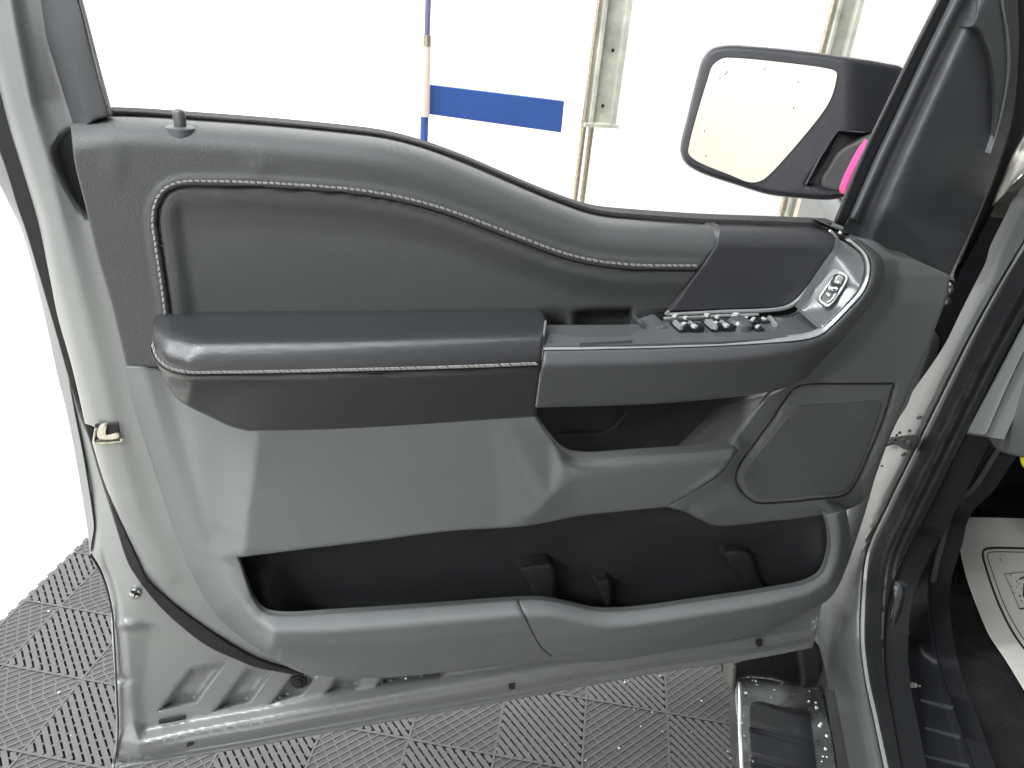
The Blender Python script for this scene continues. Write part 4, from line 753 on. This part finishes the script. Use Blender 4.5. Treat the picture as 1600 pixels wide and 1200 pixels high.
# ---- cabin floor
zf=.50
def cabin():
    P=lambda t,s,z: HH+TT*t+SS*s+np.array([0,0,z])
    m=MB()
    def slab(t0,t1,s0,s1,z0,z1):
        V=[P(t,s,z) for t in(t0,t1) for s in(s0,s1) for z in(z0,z1)]
        m.add(V,[(0,1,3,2),(4,6,7,5),(0,4,5,1),(2,3,7,6),(0,2,6,4),(1,5,7,3)])
    slab(-1.6,.75,.10,1.7,.30,zf-.004); slab(.72,.80,.05,1.7,.3,1.15)
    m.build('floor_pan',K_['carpet'],TR)
    m=MB(); slab(-1.5,.1,.40,1.7,1.92,1.97); slab(-1.7,-1.6,.08,1.7,.5,1.95); slab(-1.6,.75,1.6,1.7,.45,1.2); m.build('cab_shell',K_['pillar'],TR)
    m=MB(); slab(.12,.72,.30,1.6,.86,1.12); m.build('dashboard',K_['pillar'],TR)
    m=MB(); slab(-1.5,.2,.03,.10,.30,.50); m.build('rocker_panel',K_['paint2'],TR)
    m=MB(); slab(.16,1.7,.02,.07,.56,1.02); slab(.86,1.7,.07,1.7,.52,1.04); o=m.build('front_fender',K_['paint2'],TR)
    bv=o.modifiers.new('bevel','BEVEL'); bv.width=.03; bv.segments=3
    # front wheel behind the door
    c=P(.78,.16,.40); wheel=MB(); n=40; V=[];F=[]
    prof=[(.20,-.12),(.36,-.13),(.395,-.10),(.40,0),(.395,.10),(.36,.13),(.20,.12)]
    for k in range(n):
        a=math.tau*k/n
        for r_,s_ in prof: V.append(c+TT*r_*math.cos(a)+np.array([0,0,r_*math.sin(a)])+SS*s_)
    q=len(prof)
    for k in range(n):
        for i in range(q-1): F.append((k*q+i,((k+1)%n)*q+i,((k+1)%n)*q+i+1,k*q+i+1))
    F.append(tuple(k*q for k in range(n))); F.append(tuple(k*q+q-1 for k in range(n))[::-1]); wheel.add(V,F); wheel.build('wheel',K_['rubber'],TR)
    # underside cross member
    m=MB(); slab(-1.5,1.4,.12,1.6,.26,.31); m.build('underbody',K_['blackpl'],TR)
cabin()
CF=HP(zf)
# carpet of the footwell with its raised edge
m=MB(); m.panel([(1452,938),(1456,925),(1475,921),(1520,928),(1560,940),(1625,960,1),(1625,1215,1),(1548,1215,1),(1520,1140),(1495,1060),(1474,1000)],cage([(1452,938,.006),(1474,1000,.006),(1548,1215,.006),(1540,1100,.006),(1500,960,.0),(1625,960,0),(1625,1215,0),(1600,1100,0)],blur=6),CF,.02,r=9,rd=.012,step=8)
CPT=m.build('carpet',K_['carpet'],TR,angle=60)
# ribbed rubber foot rest
def fr(Q): return .004+.004*np.sin((Q[:,0]+(Q[:,1]-850)*.06)/1.75)*sstep((915-Q[:,1])/12)
m=MB(); m.panel([(1478,815,1),(1488,790,1),(1560,798,1),(1560,930,1),(1510,925,1),(1466,914,1),(1466,890,1),(1470,850)],fr,CF,.02,step=2.2); m.build('foot_rest',K_['rubber'],TR,angle=80)
# ---- paper floor mat
PZ=HP(zf+.018)
pw=cage([(1491,808,.004),(1605,810,.002),(1500,860,.004),(1530,957,.0),(1570,1027,.002),(1625,1115,.0),(1560,850,.0),(1600,950,0)],blur=10)
m=MB(); m.panel([(1491,808,1),(1560,809),(1650,812,1),(1650,1170,1),(1625,1118),(1600,1077),(1570,1028),(1546,992),(1527,948),(1511,904),(1502,868),(1495,832)],pw,PZ,.0012,step=12)
PM=m.build('paper_floor_mat',K_['paper']); tag(PM,'cream paper floor mat printed with a black double outline, lying in the driver footwell','paper mat')
m=MB(); wi=lambda Q:pw(Q)+.0009
b1=[(1650,856.5),(1600,856.5),(1545,856.5),(1538,859),(1535.5,865),(1537,874),(1548,910),(1560,942),(1576,976),(1592,1002),(1650,1075)]
b2=[(1650,862.5),(1600,862.5),(1549,862.5),(1544,864),(1543,869),(1545,877),(1556,910),(1568,942),(1583,972),(1600,999),(1650,1062)]
m.strip(b1,3.2,wi,PZ,.0005,step=4); m.strip(b2,1.1,wi,PZ,.0005,step=4)
m.strip([(1569,896.5),(1600,893.5),(1640,890)],.8,wi,PZ,.0005,curved=False); m.strip([(1569,896),(1580,920),(1593,951)],.8,wi,PZ,.0005,curved=False); m.strip([(1593,951),(1650,946)],2.2,wi,PZ,.0005,curved=False)
m.strip([(1592.5,905),(1600,901.5),(1625,898)],2.4,wi,PZ,.0005,curved=False); m.strip([(1601,912),(1600,932)],4,wi,PZ,.0005,curved=False)
tri=np.array([(1570,898),(1640,892),(1640,948),(1595,950)])
for k in range(70):
    x=random.uniform(1570,1640);y=random.uniform(895,950)
    if inside(np.array([[x,y]]),tri)[0]: m.strip([(x,y),(x+random.uniform(-2,2),y+random.uniform(1,2.5))],random.uniform(.5,1.1),wi,PZ,.0005,curved=False)
m.strip([(1562,872),(1564,876)],.8,wi,PZ,.0004,curved=False)
m.build('printed_outline',K_['ink'],PM)
# ---- running board
RZ=HP(.375)
m=MB(); RB=[(1148,1082),(1152,1068),(1158,1061),(1192,1060.5),(1225,1067),(1255,1073,1),(1283,1072,1),(1289,1100),(1300,1150),(1309,1212,1),(1158,1212,1),(1152,1140)]
m.panel(RB,const(0),RZ,.05,r=3,rd=.006,step=8); RBO=m.build('running_board',K_['wet'],TR,angle=50)
pad=[(1171,1102),(1174,1097),(1181,1095),(1220,1103),(1264,1112),(1267,1130),(1270,1150),(1277,1212,1),(1171,1212,1)]
m=MB(); m.panel(pad,lambda Q:.003+.0035*np.exp(-(((Q[:,1]-(Q[:,0]-1171)*.27-1112)%47-23)/4.)**2),RZ,.004,r=1.5,rd=.001,step=3.5); m.build('step_pad',mat('wet_black_rubber',(.013,.014,.017),.3,var=.2,vscale=40,spec=.5),RBO,angle=70)
m=MB(); m.strip([(1151,1090),(1156,1066),(1156,1140),(1160,1212)][1:],5,const(.0015),RZ,.004,r=1,rd=.001,curved=False); m.build('bright_edge',mat('polished_edge',(.85,.85,.83),.35,.6),RBO)
m=MB()
for x,y,r_ in ((1181,1064,3),(1183,1070,2),(1166,1083,4),(1176,1063,2),(1265,1080,2),(1264,1096,3),(1276,1106,4),(1275,1098,3),(1281,1134,4),(1283,1131,3),(1292,1150,3.5),(1290,1170,3.5),(1286,1182,2),(1292,1183,2),(1160,1130,2),(1163,1150,2),(1172,1141,3),(1176,1190,3),(1284,1190,2),(1162,1118,1.5),(1210,1078,2),(1205,1090,2),(1240,1085,1.5),(1222,1068,1.5)):
    m=MB(); q=RZ.up(x,y,.002); m.ball(q,r_*.00085,(1,1,.7),10); m.build('water_drop',K_['drop'],RBO)
# bracket and boxes behind the step
BPk=Plane(HP(0).up(1200,1300,.36)*0+RZ.up(1200,1062,0),(0,-1,0))
m=MB(); m.panel([(1144,1037),(1160,1030),(1262,1005,1),(1262,1068,1),(1245,1072),(1215,1062),(1190,1058),(1165,1058),(1152,1066),(1146,1078)],const(-.02),BPk,.04,r=6,rd=.01,step=8); m.build('step_bracket',mat('bracket_black',(.03,.03,.032),.4,var=.3,vscale=30),RBO)
m=MB(); m.strip([(1147,1040),(1147,1055),(1146,1078)],8,const(-.012),BPk,.03,r=3,rd=.006); m.build('bracket_edge',mat('bracket_grey',(.22,.21,.2),.35,.3),RBO)
m=MB(); m.panel([(1250,1010),(1268,1000),(1280,1010),(1288,1072,1),(1254,1073,1)],const(.0),BPk,.04,r=8,rd=.012,step=6); m.build('rocker_end',mat('rocker_dark',(.07,.07,.072),.4,.2),RBO)
m=MB(); m.strip([(1245,972),(1252,992),(1258,1010)],2,const(.02),BPk,.01,r=.5,rd=.001); m.build('bracket_lip',K_['pillar'],RBO); m=MB(); m.panel([(1258,975),(1269,963),(1270,977),(1262,978)],const(-.03),BPk,.01); m.build('frost_patch',mat('ice_white',(.7,.7,.7),.5),RBO)
m=MB(); m.panel([(1289,1078,1),(1300,1078,1),(1325,1212,1),(1312,1212,1)],const(.008),BP,.02,step=10); m.build('rocker_edge',K_['blackpl'],TR)
# debris flecks on the tiles
m=MB()
for x,y,r_ in ((976,1066,2.6),(982,1063,1.6),(1031,1056,2),(1096,1095,2.2),(967,1169,2.6),(1019,1113,2),(1035,1143,1.5),(1137,1174,2),(1142,1185,1.6),(1147,1119,1.5),(1001,1135,1.5),(1080,1144,1.3),(76,955,2.5),(92,1082,2.6),(990,1108,1.5),(915,1188,1.6),(61,940,1.2)):
    q=HP(.013).up(x,y,0); m.ball(q,r_*.0012,(1,1,.6),8)
tag(m.build('crumb_litter',mat('crumb',(.7,.69,.65),.6)),'scattered pale crumbs of snow and grit on the floor tiles','crumbs',kind='stuff')
for o in bpy.data.objects:
    if o.type=='MESH' and o.parent is not None and 'category' in o: del o['category']
